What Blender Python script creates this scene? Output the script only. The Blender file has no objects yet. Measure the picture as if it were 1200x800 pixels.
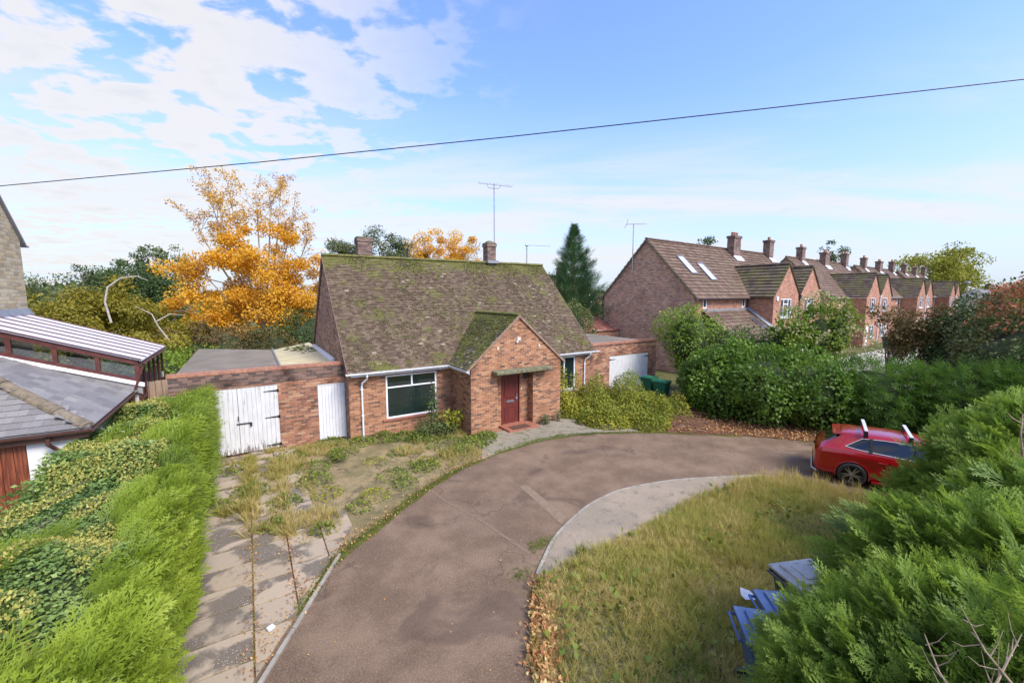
import bpy, bmesh, math, random
import numpy as np
from mathutils import Vector, Matrix, noise
random.seed(7); R=np.random.default_rng(11)
sc=bpy.context.scene; COL=sc.collection
rad=math.radians
# ------------------------------------------------------------------ object helpers
def tag(o,label=None,cat=None,group=None,kind=None):
    if label: o['label']=label
    if cat: o['category']=cat
    if group: o['group']=group
    if kind: o['kind']=kind
    return o
def thing(name,label,cat,loc=(0,0,0),rz=0,group=None):
    o=bpy.data.objects.new(name,None); COL.objects.link(o); o.location=loc; o.rotation_euler=(0,0,rz); o.empty_display_size=.2
    return tag(o,label,cat,group)
def link(name,me,parent=None,smooth=False):
    o=bpy.data.objects.new(name,me); COL.objects.link(o)
    if parent: o.parent=parent
    if smooth: me.polygons.foreach_set('use_smooth',[True]*len(me.polygons))
    return o
def copy_tree(o,parent=None):
    c=o.copy(); COL.objects.link(c)
    if parent: c.parent=parent; c.matrix_parent_inverse=o.matrix_parent_inverse.copy()
    for ch in [k for k in list(COL.objects) if k.parent==o]: copy_tree(ch,c)
    return c
def box_uv(me):
    n=len(me.loops)
    if not n: return
    co=np.empty(len(me.vertices)*3,'f'); me.vertices.foreach_get('co',co); co=co.reshape(-1,3)
    lv=np.empty(n,'i'); me.loops.foreach_get('vertex_index',lv)
    nr=np.empty(len(me.polygons)*3,'f'); me.polygons.foreach_get('normal',nr); nr=nr.reshape(-1,3)
    lt=np.empty(len(me.polygons),'i'); me.polygons.foreach_get('loop_total',lt)
    N=np.repeat(nr,lt,axis=0); P=co[lv]
    flat=np.abs(N[:,2])>.97
    t=np.stack([-N[:,1],N[:,0],np.zeros(n)],1); L=np.linalg.norm(t,axis=1)+1e-9; t/=L[:,None]
    t[flat]=(1,0,0)
    # keep one sense for opposite walls
    s=np.where((np.abs(t[:,0])>=np.abs(t[:,1])),np.sign(t[:,0]),np.sign(t[:,1])); s[s==0]=1
    t*=s[:,None]
    b=np.cross(N,t); sb=np.where(np.abs(b[:,2])>.01,np.sign(b[:,2]),np.sign(b[:,1])); sb[sb==0]=1; b*=sb[:,None]
    b[flat]=(0,1,0)
    uv=np.stack([(P*t).sum(1),(P*b).sum(1)],1).astype('f')
    l=me.uv_layers.new(name='UVMap'); l.data.foreach_set('uv',uv.ravel())
class MB:
    def __init__(s): s.v=[]; s.f=[]; s.a=[]
    def poly(s,pts,rnd=None):
        i=len(s.v); s.v+= [tuple(p) for p in pts]; s.f.append(tuple(range(i,i+len(pts)))); s.a+=[rnd if rnd is not None else 0.5]*len(pts); return s
    def box(s,x0,x1,y0,y1,z0,z1,rnd=.5,M=None):
        i=len(s.v); p=[(x,y,z) for z in (z0,z1) for x,y in ((x0,y0),(x1,y0),(x1,y1),(x0,y1))]
        if M: p=[tuple(M@Vector(q)) for q in p]
        s.v+=p; s.a+=[rnd]*8
        for f in ((0,3,2,1),(4,5,6,7),(0,1,5,4),(1,2,6,5),(2,3,7,6),(3,0,4,7)): s.f.append(tuple(i+k for k in f))
        return s
    def hexa(s,p,rnd=.5):
        i=len(s.v); s.v+=[tuple(q) for q in p]; s.a+=[rnd]*8
        for f in ((0,3,2,1),(4,5,6,7),(0,1,5,4),(1,2,6,5),(2,3,7,6),(3,0,4,7)): s.f.append(tuple(i+k for k in f))
        return s
    def prism(s,pts,z0,z1,axis='z',rnd=.5):
        # pts 2D outline ccw, extruded along axis
        n=len(pts); i=len(s.v)
        mk={'z':lambda a,b,c:(a,b,c),'y':lambda a,b,c:(a,c,b),'x':lambda a,b,c:(c,a,b)}[axis]
        s.v+=[mk(a,b,z0) for a,b in pts]+[mk(a,b,z1) for a,b in pts]; s.a+=[rnd]*(2*n)
        s.f.append(tuple(i+n-1-k for k in range(n))); s.f.append(tuple(i+n+k for k in range(n)))
        for k in range(n): s.f.append((i+k,i+(k+1)%n,i+n+(k+1)%n,i+n+k))
        return s
    def tube(s,pts,r,n=8,cap=True,rnd=.5):
        pts=[Vector(p) for p in pts]; rr=r if isinstance(r,(list,tuple)) else [r]*len(pts)
        base=len(s.v); up=None
        for k,p in enumerate(pts):
            d=(pts[min(k+1,len(pts)-1)]-pts[max(k-1,0)])
            if d.length<1e-6: d=Vector((0,0,1))
            d.normalize()
            if up is None: up=Vector((1,0,0)) if abs(d.z)>.8 else Vector((0,0,1))
            a=d.cross(up)
            if a.length<1e-3: a=d.cross(Vector((0,1,0)))
            a.normalize(); b=a.cross(d); up=b
            for j in range(n):
                t=2*math.pi*j/n; q=p+(a*math.cos(t)+b*math.sin(t))*rr[k]; s.v.append(tuple(q)); s.a.append(rnd)
        for k in range(len(pts)-1):
            for j in range(n):
                A=base+k*n+j; B=base+k*n+(j+1)%n; s.f.append((A,B,B+n,A+n))
        if cap:
            s.f.append(tuple(base+n-1-j for j in range(n))); s.f.append(tuple(base+(len(pts)-1)*n+j for j in range(n)))
        return s
    def lathe(s,c,prof,n=20,axis='z'):
        base=len(s.v)
        for r,h in prof:
            for j in range(n):
                t=2*math.pi*j/n; a,b=r*math.cos(t),r*math.sin(t)
                s.v.append({'z':(c[0]+a,c[1]+b,c[2]+h),'y':(c[0]+a,c[1]+h,c[2]+b),'x':(c[0]+h,c[1]+a,c[2]+b)}[axis]); s.a.append(.5)
        for k in range(len(prof)-1):
            for j in range(n):
                A=base+k*n+j; B=base+k*n+(j+1)%n; s.f.append((A,B,B+n,A+n))
        return s
    def build(s,name,mat,parent=None,smooth=False,bevel=0,uv=True):
        me=bpy.data.meshes.new(name); me.from_pydata(s.v,[],s.f)
        at=me.attributes.new('rnd','FLOAT','POINT'); at.data.foreach_set('value',np.array(s.a,'f'))
        for m in (mat if isinstance(mat,(list,tuple)) else [mat]): me.materials.append(m)
        me.update()
        if uv: box_uv(me)
        o=link(name,me,parent,smooth)
        if bevel:
            b=o.modifiers.new('Bevel','BEVEL'); b.width=bevel; b.segments=2; b.limit_method='ANGLE'; b.angle_limit=rad(40)
        return o
def split_build(m,name,mat,parent,**k):
    """build every loose piece of m as an object of its own"""
    par=list(range(len(m.v)))
    def find(x):
        while par[x]!=x: par[x]=par[par[x]]; x=par[x]
        return x
    for f in m.f:
        r=find(f[0])
        for q in f[1:]: par[find(q)]=r
    G={}
    for f in m.f: G.setdefault(find(f[0]),[]).append(f)
    out=[]
    for fs in G.values():
        b=MB(); mp={}
        for f in fs:
            for q in f:
                if q not in mp: mp[q]=len(b.v); b.v.append(m.v[q]); b.a.append(m.a[q])
            b.f.append(tuple(mp[q] for q in f))
        out.append(b.build(name,mat,parent,**k))
    return out
def np_mesh(name,V,Fq,attr,mat,parent=None):
    """V (n,3), Fq (m,k) faces all with k corners"""
    me=bpy.data.meshes.new(name); n=len(V); m,k=Fq.shape
    me.vertices.add(n); me.vertices.foreach_set('co',np.ascontiguousarray(V,'f').ravel())
    me.loops.add(m*k); me.loops.foreach_set('vertex_index',np.ascontiguousarray(Fq,'i').ravel())
    me.polygons.add(m); me.polygons.foreach_set('loop_start',np.arange(0,m*k,k,dtype='i')); 
    a=me.attributes.new('rnd','FLOAT','POINT'); a.data.foreach_set('value',np.ascontiguousarray(attr,'f'))
    me.materials.append(mat); me.update(calc_edges=True)
    return link(name,me,parent)
def norm(a): return a/(np.linalg.norm(a,axis=-1,keepdims=True)+1e-9)
def instances(tv,tf,ta,pos,ydir,zdir,scale,rnd,tipw=.25):
    """template verts tv (k,3) with +Y growth axis, +Z face normal; returns merged arrays"""
    y=norm(ydir); z=zdir-(zdir*y).sum(1,keepdims=True)*y; z=norm(z); x=np.cross(y,z)
    if np.ndim(scale)==1: scale=scale[:,None].repeat(3,1)
    k=len(tv)
    V=(pos[:,None,:]+tv[None,:,0:1]*(x*scale[:,0:1])[:,None,:]+tv[None,:,1:2]*(y*scale[:,1:2])[:,None,:]+tv[None,:,2:3]*(z*scale[:,2:3])[:,None,:]).reshape(-1,3)
    F=(tf[None]+(np.arange(len(pos))*k)[:,None,None]).reshape(-1,tf.shape[1])
    A=(rnd[:,None]*(1-tipw)+ta[None]*tipw).reshape(-1)
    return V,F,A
def merge(parts):
    V=[];F=[];A=[];o=0
    for v,f,a in parts: V.append(v);F.append(f+o);A.append(a);o+=len(v)
    return np.concatenate(V),np.concatenate(F),np.concatenate(A)
# templates
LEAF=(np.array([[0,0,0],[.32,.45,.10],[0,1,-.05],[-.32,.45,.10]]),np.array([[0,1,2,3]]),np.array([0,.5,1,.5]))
def rhomb(p,d,L,w,up=0):
    d=np.array(d,float); d/=np.linalg.norm(d); s=np.array([d[1],-d[0],0]); p=np.array(p,float)
    z=np.array([0,0,up])
    return [p,p+d*L*.5+s*w/2+z*.5,p+d*L+z,p+d*L*.5-s*w/2+z*.5]
def frond(nb=7,sub=True,seed=0):
    r=np.random.default_rng(seed); V=[];F=[];A=[]
    def add(q,t): 
        i=len(V); V.extend(q); F.append([i,i+1,i+2,i+3]); A.extend([t,t+.1,t+.35,t+.1])
    add(rhomb([0,0,0],[0,1,0],1,.03),0)
    for k in range(nb):
        t=.12+.78*k/nb
        for s in (-1,1):
            tt=t+(.04 if s>0 else 0); L=(.42*(1-tt)+.14)*r.uniform(.8,1.15); an=rad(38+r.uniform(-8,8)); d=[s*math.sin(an),math.cos(an),0]
            zz=r.uniform(-.08,.06)
            add(rhomb([0,tt,0],d,L,.040,zz),tt*.6)
            if sub:
                for u in (.3,.6,.85) if k<nb-1 else (.4,):
                    for s2 in (-1,1):
                        an2=an*s+s2*rad(34); d2=[math.sin(an2),math.cos(an2),0]
                        add(rhomb([d[0]*L*u,tt+d[1]*L*u,zz*u],d2,L*.46*(1.2-u),.030,zz*.4),tt*.6+.15)
    return np.array(V),np.array(F),np.clip(np.array(A),0,1)
FR=frond(6,True,1); FRS=frond(4,False,2)
def blades(n=6,seed=0,spread=.35,w=.019):
    r=np.random.default_rng(seed);V=[];F=[];A=[]
    for k in range(n):
        a=r.uniform(0,6.28); b=np.array([math.cos(a),0,math.sin(a)])*r.uniform(.0,.16); L=r.uniform(.55,1.0); ln=np.array([math.cos(a),0,math.sin(a)])*spread*r.uniform(.3,1.3)
        s=np.array([-math.sin(a),0,math.cos(a)])*w; up=np.array([0,1.,0])
        p0=b; p1=b+up*L*.55+ln*.4; p2=b+up*L*.95+ln*1.2
        i=len(V); V+= [p0-s,p0+s,p1+s*.8,p1-s*.8,p2,p2+s*.15]; A+=[0,0,.5,.5,1,1]
        F+=[[i,i+1,i+2,i+3],[i+3,i+2,i+5,i+4]]
    return np.array(V),np.array(F),np.array(A)
BL=[blades(8,s) for s in range(3)]
def vnoise(P,f,seed=0):
    r=np.random.default_rng(seed+100); out=0
    for k in range(7):
        d=r.normal(size=3); d/=np.linalg.norm(d); out=out+np.sin((P@d)*f*r.uniform(.6,2.2)+r.uniform(0,6.28))
    return np.clip(.5+out/7*.9,0,1)
def rdir(n): return norm(R.normal(size=(n,3)))
# ------------------------------------------------------------------ material helpers
class NT:
    def __init__(s,name):
        s.m=bpy.data.materials.new(name); s.m.use_nodes=True; s.t=s.m.node_tree; s.N=s.t.nodes; s.N.clear(); s.out=s.N.new('ShaderNodeOutputMaterial')
    def n(s,typ,ins=None,**kw):
        nd=s.N.new('ShaderNode'+typ)
        for k,v in kw.items(): setattr(nd,k,v)
        for k,v in (ins or {}).items():
            sk=nd.inputs[k]
            if isinstance(v,bpy.types.NodeSocket): s.t.links.new(v,sk)
            else:
                if sk.type=='RGBA' and len(v)==3: v=(*v,1)
                sk.default_value=v
        return nd
    def math(s,op,a,b=0.0,c=None):
        i={0:a,1:b}
        if c is not None: i[2]=c
        return s.n('Math',i,operation=op).outputs[0]
    def mix(s,f,a,b,mode='MIX'):
        nd=s.N.new('ShaderNodeMix'); nd.data_type='RGBA'; nd.blend_type=mode
        for sk,v in ((nd.inputs[0],f),(nd.inputs[6],a),(nd.inputs[7],b)):
            if isinstance(v,bpy.types.NodeSocket): s.t.links.new(v,sk)
            else: sk.default_value=(*v,1) if isinstance(v,tuple) and len(v)==3 else v
        return nd.outputs[2]
    def ramp(s,f,stops,interp='LINEAR'):
        nd=s.N.new('ShaderNodeValToRGB'); nd.color_ramp.interpolation=interp; e=nd.color_ramp.elements
        while len(e)<len(stops): e.new(1)
        for q,(p,c) in zip(e,stops): q.position=p; q.color=(*c,1) if len(c)==3 else c
        s.t.links.new(f,nd.inputs[0]); return nd.outputs[0]
    def noise(s,scale,detail=4,rough=.55,vec=None,dim='3D',dist=0):
        i={'Scale':scale,'Detail':detail,'Roughness':rough,'Distortion':dist}
        if vec is not None: i['Vector']=vec
        return s.n('TexNoise',i,noise_dimensions=dim).outputs['Fac']
    def pos(s): return s.n('NewGeometry').outputs['Position']
    def obj(s): return s.n('TexCoord').outputs['Object']
    def uv(s): return s.n('TexCoord').outputs['UV']
    def attr(s,name='rnd'): return s.n('Attribute',attribute_name=name).outputs['Fac']
    def bump(s,h,strength=.5,dist=.01): return s.n('Bump',{'Height':h,'Strength':strength,'Distance':dist}).outputs[0]
    def pbr(s,col,rough=.8,normal=None,metal=0,spec=.5,extra=None):
        i={'Base Color':col,'Roughness':rough,'Metallic':metal,'Specular IOR Level':spec}
        if normal is not None: i['Normal']=normal
        i.update(extra or {})
        p=s.n('BsdfPrincipled',i); s.t.links.new(p.outputs[0],s.out.inputs[0]); return s.m
def ss(nt,x,a,b): # smoothstep
    return nt.n('MapRange',{'Value':x,'From Min':a,'From Max':b},interpolation_type='SMOOTHSTEP').outputs[0]
def brick_mat(name,cols,mortar=(.33,.29,.23),bw=.225,bh=.075,mt=.010,stain=.35):
    t=NT(name); uv=t.n('SeparateXYZ',{0:t.uv()}); u,v=uv.outputs[0],uv.outputs[1]
    vr=t.math('DIVIDE',v,bh); row=t.math('FLOOR',vr); fv=t.math('FRACT',vr)
    off=t.math('MULTIPLY',t.math('MODULO',t.math('ADD',row,200),2.0),.5)
    ur=t.math('ADD',t.math('DIVIDE',u,bw),off); col=t.math('FLOOR',ur); fu=t.math('FRACT',ur)
    cv=t.n('CombineXYZ',{0:col,1:row}).outputs[0]
    rn=t.n('TexWhiteNoise',{0:cv},noise_dimensions='2D').outputs[0]
    eu=t.math('MINIMUM',fu,t.math('SUBTRACT',1,fu)); ev=t.math('MINIMUM',fv,t.math('SUBTRACT',1,fv))
    d=t.math('MINIMUM',t.math('MULTIPLY',eu,bw),t.math('MULTIPLY',ev,bh))
    m=ss(t,d,mt*.35,mt*.75)
    c=t.ramp(rn,cols,'CONSTANT')
    n1=t.noise(1.3,5,.6,t.pos()); n2=t.noise(60,3,.6,t.pos())
    c=t.mix(t.math('MULTIPLY',ss(t,n2,.35,.75),.35),c,(.42,.30,.22),'MULTIPLY')
    mc=t.mix(ss(t,n1,.35,.65),mortar,tuple(x*.6 for x in mortar))
    c=t.mix(m,mc,c)
    c=t.mix(t.math('MULTIPLY',ss(t,n1,.5,.72),stain),c,(.25,.22,.19),'MULTIPLY')
    h=t.math('ADD',t.math('MULTIPLY',m,1.0),t.math('MULTIPLY',n2,.35))
    return t.pbr(c,.88,t.bump(h,.6,.008),spec=.3)
def plain(name,col,rough=.6,metal=0,var=.12,scale=6,bumps=0,spec=.5,dirt=None,coat=0):
    t=NT(name); n=t.noise(scale,6,.6,t.obj()); n3=t.noise(scale*9,3,.6,t.obj())
    dk=tuple(c*(1-var*2) for c in col)
    c=t.mix(ss(t,n,.35,.7),col,dk)
    if dirt: c=t.mix(t.math('MULTIPLY',ss(t,t.noise(scale*2.7,7,.65,t.pos()),.5,.7),.7),c,dirt)
    nm=t.bump(n3,bumps,.004) if bumps else None
    ex={'Coat Weight':coat,'Coat Roughness':.04} if coat else {}
    return t.pbr(c,rough,nm,metal,spec,ex)
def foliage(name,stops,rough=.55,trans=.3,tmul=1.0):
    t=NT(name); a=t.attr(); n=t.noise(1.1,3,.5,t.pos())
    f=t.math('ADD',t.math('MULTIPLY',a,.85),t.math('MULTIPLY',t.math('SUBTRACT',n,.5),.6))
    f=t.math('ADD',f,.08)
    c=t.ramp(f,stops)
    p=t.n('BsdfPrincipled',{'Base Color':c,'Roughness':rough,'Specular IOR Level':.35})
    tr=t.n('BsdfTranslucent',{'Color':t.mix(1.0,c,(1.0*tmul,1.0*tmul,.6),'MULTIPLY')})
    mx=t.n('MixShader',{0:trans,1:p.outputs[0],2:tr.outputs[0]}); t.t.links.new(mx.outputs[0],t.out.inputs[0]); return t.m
def attr_mat(name,stops,rough=.8,moss=None,bumps=.4,spec=.3,mscale=1.2,mlo=.5,mhi=.62,interp='LINEAR',zmoss=None):
    """per-piece colour from rnd, with optional moss growing in patches"""
    t=NT(name); c=t.ramp(t.attr(),stops,interp); n2=t.noise(30,4,.6,t.pos())
    c=t.mix(t.math('MULTIPLY',ss(t,n2,.4,.7),.35),c,(.5,.45,.4),'MULTIPLY')
    if moss:
        mn=t.noise(mscale,7,.72,t.pos()); mf=ss(t,mn,mlo,mhi)
        if zmoss:
            z=t.n('SeparateXYZ',{0:t.pos()}).outputs[2]
            zz=ss(t,z,zmoss[0],zmoss[1]); mf=t.math('MAXIMUM',mf,ss(t,t.math('ADD',t.math('MULTIPLY',zz,.45),t.noise(2.3,6,.65,t.pos())),.78,.95))
        sp=ss(t,t.noise(45,3,.6,t.pos()),.42,.55)
        c=t.mix(t.math('MULTIPLY',mf,t.math('ADD',t.math('MULTIPLY',sp,.6),.3)),c,t.mix(t.noise(8,3,.5,t.pos()),moss,tuple(x*2.1 for x in moss)))
    return t.pbr(c,rough,t.bump(n2,bumps,.01),spec=spec)
# ------------------------------------------------------------------ materials
BR_FRONT=brick_mat('brick_front',[(0,(.42,.19,.095)),(.18,(.32,.14,.073)),(.36,(.50,.25,.125)),(.52,(.39,.17,.085)),(.70,(.23,.108,.062)),(.86,(.13,.072,.05)),(.93,(.47,.23,.12))],mortar=(.48,.38,.26))
BR_SIDE=brick_mat('brick_gable',[(0,(.33,.18,.125)),(.2,(.25,.135,.10)),(.45,(.40,.23,.16)),(.6,(.20,.11,.085)),(.85,(.44,.29,.22))],mortar=(.42,.36,.28),stain=.45)
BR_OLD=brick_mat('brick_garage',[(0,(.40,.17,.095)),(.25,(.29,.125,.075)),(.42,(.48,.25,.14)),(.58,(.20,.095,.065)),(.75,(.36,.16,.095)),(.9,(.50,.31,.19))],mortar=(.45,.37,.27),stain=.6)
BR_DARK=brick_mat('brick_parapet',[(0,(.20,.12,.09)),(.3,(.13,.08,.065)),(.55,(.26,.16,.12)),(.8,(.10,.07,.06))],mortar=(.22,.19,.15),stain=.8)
BR_TERR=brick_mat('brick_terrace',[(0,(.56,.33,.23)),(.2,(.46,.26,.19)),(.4,(.64,.41,.29)),(.55,(.37,.23,.18)),(.7,(.54,.28,.18)),(.9,(.26,.18,.155))],mortar=(.64,.54,.42),stain=.2)
BR_TERR2=brick_mat('brick_terrace_front',[(0,(.44,.20,.12)),(.2,(.35,.16,.10)),(.4,(.52,.25,.15)),(.6,(.28,.14,.10)),(.8,(.42,.185,.11))],mortar=(.48,.39,.30),stain=.3)
STONE=brick_mat('yellow_stone',[(0,(.66,.50,.27)),(.25,(.50,.39,.22)),(.5,(.66,.55,.35)),(.75,(.45,.36,.22)),(.9,(.6,.5,.33))],mortar=(.60,.50,.34),bw=.33,bh=.11,mt=.02,stain=.2)
CHIM=brick_mat('brick_chimney',[(0,(.24,.15,.12)),(.3,(.17,.11,.09)),(.55,(.30,.2,.16)),(.8,(.13,.09,.085))],mortar=(.3,.27,.23),stain=.6)
COPING=brick_mat('coping_brick',[(0,(.46,.19,.11)),(.3,(.40,.16,.10)),(.6,(.52,.24,.14)),(.85,(.34,.15,.11))],mortar=(.35,.28,.22),bw=.075,bh=.4,mt=.01,stain=.5)
TILES=attr_mat('clay_tiles',[(0,(.09,.062,.040)),(.35,(.135,.094,.062)),(.7,(.175,.125,.082)),(.96,(.22,.165,.11)),(1,(.33,.28,.20))],.9,(.095,.105,.018),.8,mscale=1.1,mlo=.5,mhi=.66,zmoss=(5.3,6.9))
PTILES=attr_mat('mossy_porch_tiles',[(0,(.06,.045,.035)),(.4,(.115,.088,.068)),(.8,(.165,.13,.10)),(1,(.33,.28,.2))],.9,(.115,.125,.015),.8,mscale=1.6,mlo=.42,mhi=.56,zmoss=(3.6,4.4))
TTILES=attr_mat('terrace_tiles',[(0,(.125,.08,.055)),(.5,(.175,.115,.08)),(1,(.235,.16,.115))],.85,(.11,.10,.05),.6,mscale=.7,mlo=.52,mhi=.7)
TTILES_M=attr_mat('terrace_gable_tiles',[(0,(.085,.062,.05)),(.5,(.13,.098,.08)),(1,(.18,.14,.11))],.85,(.10,.095,.03),.6,mscale=.9,mlo=.42,mhi=.6)
SLATES=attr_mat('slates',[(0,(.20,.19,.185)),(.4,(.245,.235,.225)),(.8,(.29,.28,.265)),(1,(.35,.33,.29))],.55,(.14,.12,.04),.4,mscale=2.0,mlo=.6,mhi=.68)
WHITE=plain('white_paint',(.74,.75,.76),.4,var=.06); UPVC=plain('white_upvc',(.84,.85,.87),.3,var=.01,scale=2)
GWHITE=None
def worn_door():
    t=NT('worn_white_boards'); p=t.obj(); x=t.n('SeparateXYZ',{0:p})
    st=t.n('CombineXYZ',{0:t.math('MULTIPLY',x.outputs[0],14),1:t.math('MULTIPLY',x.outputs[1],14),2:t.math('MULTIPLY',x.outputs[2],1.3)}).outputs[0]
    n=t.noise(1.6,6,.7,st); z=x.outputs[2]
    f=t.math('ADD',n,t.math('MULTIPLY',ss(t,z,.6,.0),.20)); m=ss(t,f,.63,.69)
    base=t.mix(t.noise(3,5,.6,p),(.74,.74,.73),(.60,.60,.575)); base=t.mix(t.math('MULTIPLY',ss(t,n,.45,.62),.35),base,(.42,.40,.36))
    c=t.mix(m,base,(.20,.17,.14)); return t.pbr(c,.55,t.bump(n,.25,.003))
WORN=worn_door()
STEEL=plain('galvanised_steel',(.42,.43,.44),.4,.8,scale=12); IRON=plain('dark_iron',(.05,.05,.05),.5,.5)
LEAD=plain('lead_flashing',(.30,.32,.35),.5,.3,scale=4); BLACKP=plain('black_plastic',(.03,.03,.032),.45)
BROWNP=plain('brown_plastic',(.10,.045,.035),.35); BROWNW=plain('brown_stained_wood',(.13,.04,.035),.4,var=.2,scale=5)
def wooddoor(name,a,b,rough=.45):
    t=NT(name); x=t.n('SeparateXYZ',{0:t.obj()}); st=t.n('CombineXYZ',{0:t.math('MULTIPLY',x.outputs[0],20),1:t.math('MULTIPLY',x.outputs[1],20),2:x.outputs[2]}).outputs[0]
    n=t.noise(1.4,6,.6,st,dist=.6); return t.pbr(t.mix(ss(t,n,.35,.65),a,b),rough,t.bump(n,.2,.003))
REDDOOR=wooddoor('mahogany_door',(.17,.035,.025),(.10,.02,.018),.35); NDOOR=wooddoor('varnished_plank_door',(.30,.09,.04),(.13,.035,.02),.4)
FENCEW=wooddoor('fence_wood',(.42,.30,.20),(.28,.2,.14),.8); OLDW=wooddoor('grey_old_wood',(.34,.30,.25),(.22,.19,.16),.85)
REDTILE=plain('red_quarry_tile',(.40,.15,.09),.6,var=.15,scale=9,dirt=(.2,.14,.1)); VERGE=plain('verge_mortar',(.34,.22,.16),.9,var=.2,scale=10,bumps=.4)
CONC=plain('old_concrete',(.40,.36,.29),.9,var=.18,scale=2.2,bumps=.6,dirt=(.14,.12,.09)); MOSSC=plain('mossy_concrete',(.22,.21,.12),.95,var=.3,scale=7,bumps=.8,dirt=(.09,.10,.03))
RENDER=plain('white_render',(.78,.77,.74),.8,var=.06,scale=1.5,bumps=.3)
FELT=plain('felt_roof',(.24,.205,.16),.9,var=.15,scale=.8,bumps=.3,dirt=(.17,.17,.07)); YELROOF=plain('pale_membrane_roof',(.62,.55,.34),.7,var=.08,scale=1.2,dirt=(.42,.36,.2))
RIDGEM=plain('ridge_mortar_lichen',(.25,.20,.14),.95,var=.25,scale=7,bumps=.8,dirt=(.13,.13,.04)); MOSS=plain('moss_cushion',(.12,.13,.02),.95,var=.3,scale=20,bumps=1)
COIR=plain('coir_mat',(.13,.065,.035),.95,var=.25,scale=40,bumps=1); GREYM=plain('grey_metal',(.45,.46,.47),.35,.9)
def glass(name,col,rough=.03):
    t=NT(name); n=t.noise(1.2,2,.5,t.pos()); return t.pbr(t.mix(n,col,tuple(c*.4 for c in col)),rough,t.bump(n,.05,.02),spec=.6,extra={'Coat Weight':.5,'Coat Roughness':.02})
GLASS=glass('window_glass',(.020,.040,.034)); GLASSF=glass('far_window_glass',(.10,.11,.12)); CURTAIN=plain('net_curtain',(.6,.6,.58),.9)
CARGLASS=glass('car_glass',(.006,.008,.012)); SKYL=plain('skylight_blind_glass',(.75,.78,.82),.2,var=.03)
def polyroof():
    t=NT('polycarbonate_sheet'); n=t.noise(2,4,.6,t.pos()); return t.pbr(t.mix(n,(.80,.83,.90),(.68,.72,.82)),.3,spec=.5)
POLY=polyroof()
CLEAR=None
def clearglass():
    t=NT('clear_pane'); g=t.n('BsdfGlossy',{'Color':(.8,.85,.85,1),'Roughness':.02}); tr=t.n('BsdfTransparent',{'Color':(.55,.62,.58,1)})
    mx=t.n('MixShader',{0:.22,1:tr.outputs[0],2:g.outputs[0]}); t.t.links.new(mx.outputs[0],t.out.inputs[0]); return t.m
CLEAR=clearglass()
def tarmac():
    t=NT('tarmac'); p=t.pos(); a=t.noise(.9,6,.62,p); b=t.noise(.28,3,.5,p); g=t.noise(75,3,.7,p); s=t.n('TexVoronoi',{'Vector':p,'Scale':55.0}).outputs[0]
    c=t.mix(ss(t,a,.36,.66),(.165,.110,.071),(.255,.176,.115)); c=t.mix(t.math('MULTIPLY',ss(t,b,.5,.7),.5),c,(.13,.095,.066))
    g=t.noise(38,5,.8,p); c=t.mix(t.math('MULTIPLY',ss(t,g,.50,.66),.65),c,(.36,.27,.19)); c=t.mix(t.math('MULTIPLY',ss(t,g,.46,.34),.55),c,(.07,.05,.045))
    st=t.math('MULTIPLY',ss(t,t.noise(.55,4,.5,p,dist=1.2),.58,.66),.5); c=t.mix(st,c,(.095,.068,.052))
    pw=t.n('VectorMath',{0:p,1:t.n('TexNoise',{'Vector':p,'Scale':1.3,'Detail':4.0}).outputs['Color']},operation='ADD').outputs[0]
    cr=t.n('TexVoronoi',{'Vector':pw,'Scale':.42},feature='DISTANCE_TO_EDGE').outputs[0]; cm=t.math('MULTIPLY',ss(t,cr,.010,.003),ss(t,t.noise(.35,2,.5,p),.50,.58)); c=t.mix(t.math('MULTIPLY',cm,.38),c,(.05,.045,.03))
    gr=t.math('MULTIPLY',ss(t,t.noise(1.7,6,.7,p),.62,.70),.5); c=t.mix(gr,c,(.11,.12,.045))
    return t.pbr(c,.97,t.bump(t.math('ADD',g,t.math('MULTIPLY',s,.6)),.8,.014),spec=.1)
TARMAC=tarmac()
def gravelconc(name,a,b,dk,lo=.52,hi=.68,sp=0):  # aggregate showing through, blotched
    t=NT(name); p=t.pos()
    if sp: p=t.n('VectorMath',{0:p,1:t.n('CombineXYZ',{0:t.math('MULTIPLY',t.attr(),37.0),2:t.math('MULTIPLY',t.attr(),11.0)}).outputs[0]},operation='ADD').outputs[0]
    if True: n=t.noise(.8,6,.6,p); n2=t.noise(3,5,.65,p); g=t.noise(60,3,.7,p)
    c=t.mix(ss(t,n,.35,.65),a,b); c=t.mix(t.math('MULTIPLY',ss(t,n2,lo,hi),.85),c,dk); c=t.mix(t.math('MULTIPLY',ss(t,g,.5,.66),.5),c,tuple(min(1,x*1.7) for x in a)); c=t.mix(t.math('MULTIPLY',ss(t,g,.46,.34),.5),c,tuple(x*.45 for x in b))
    if sp:
        q=t.n('TexVoronoi',{'Vector':p,'Scale':26.0}); mk=t.math('MULTIPLY',ss(t,q.outputs[0],.22,.14),ss(t,t.noise(1.6,3,.5,p),.5,.58)); c=t.mix(mk,c,(.62,.58,.48))
    return t.pbr(c,.92,t.bump(g,.6,.008),spec=.25)
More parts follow.
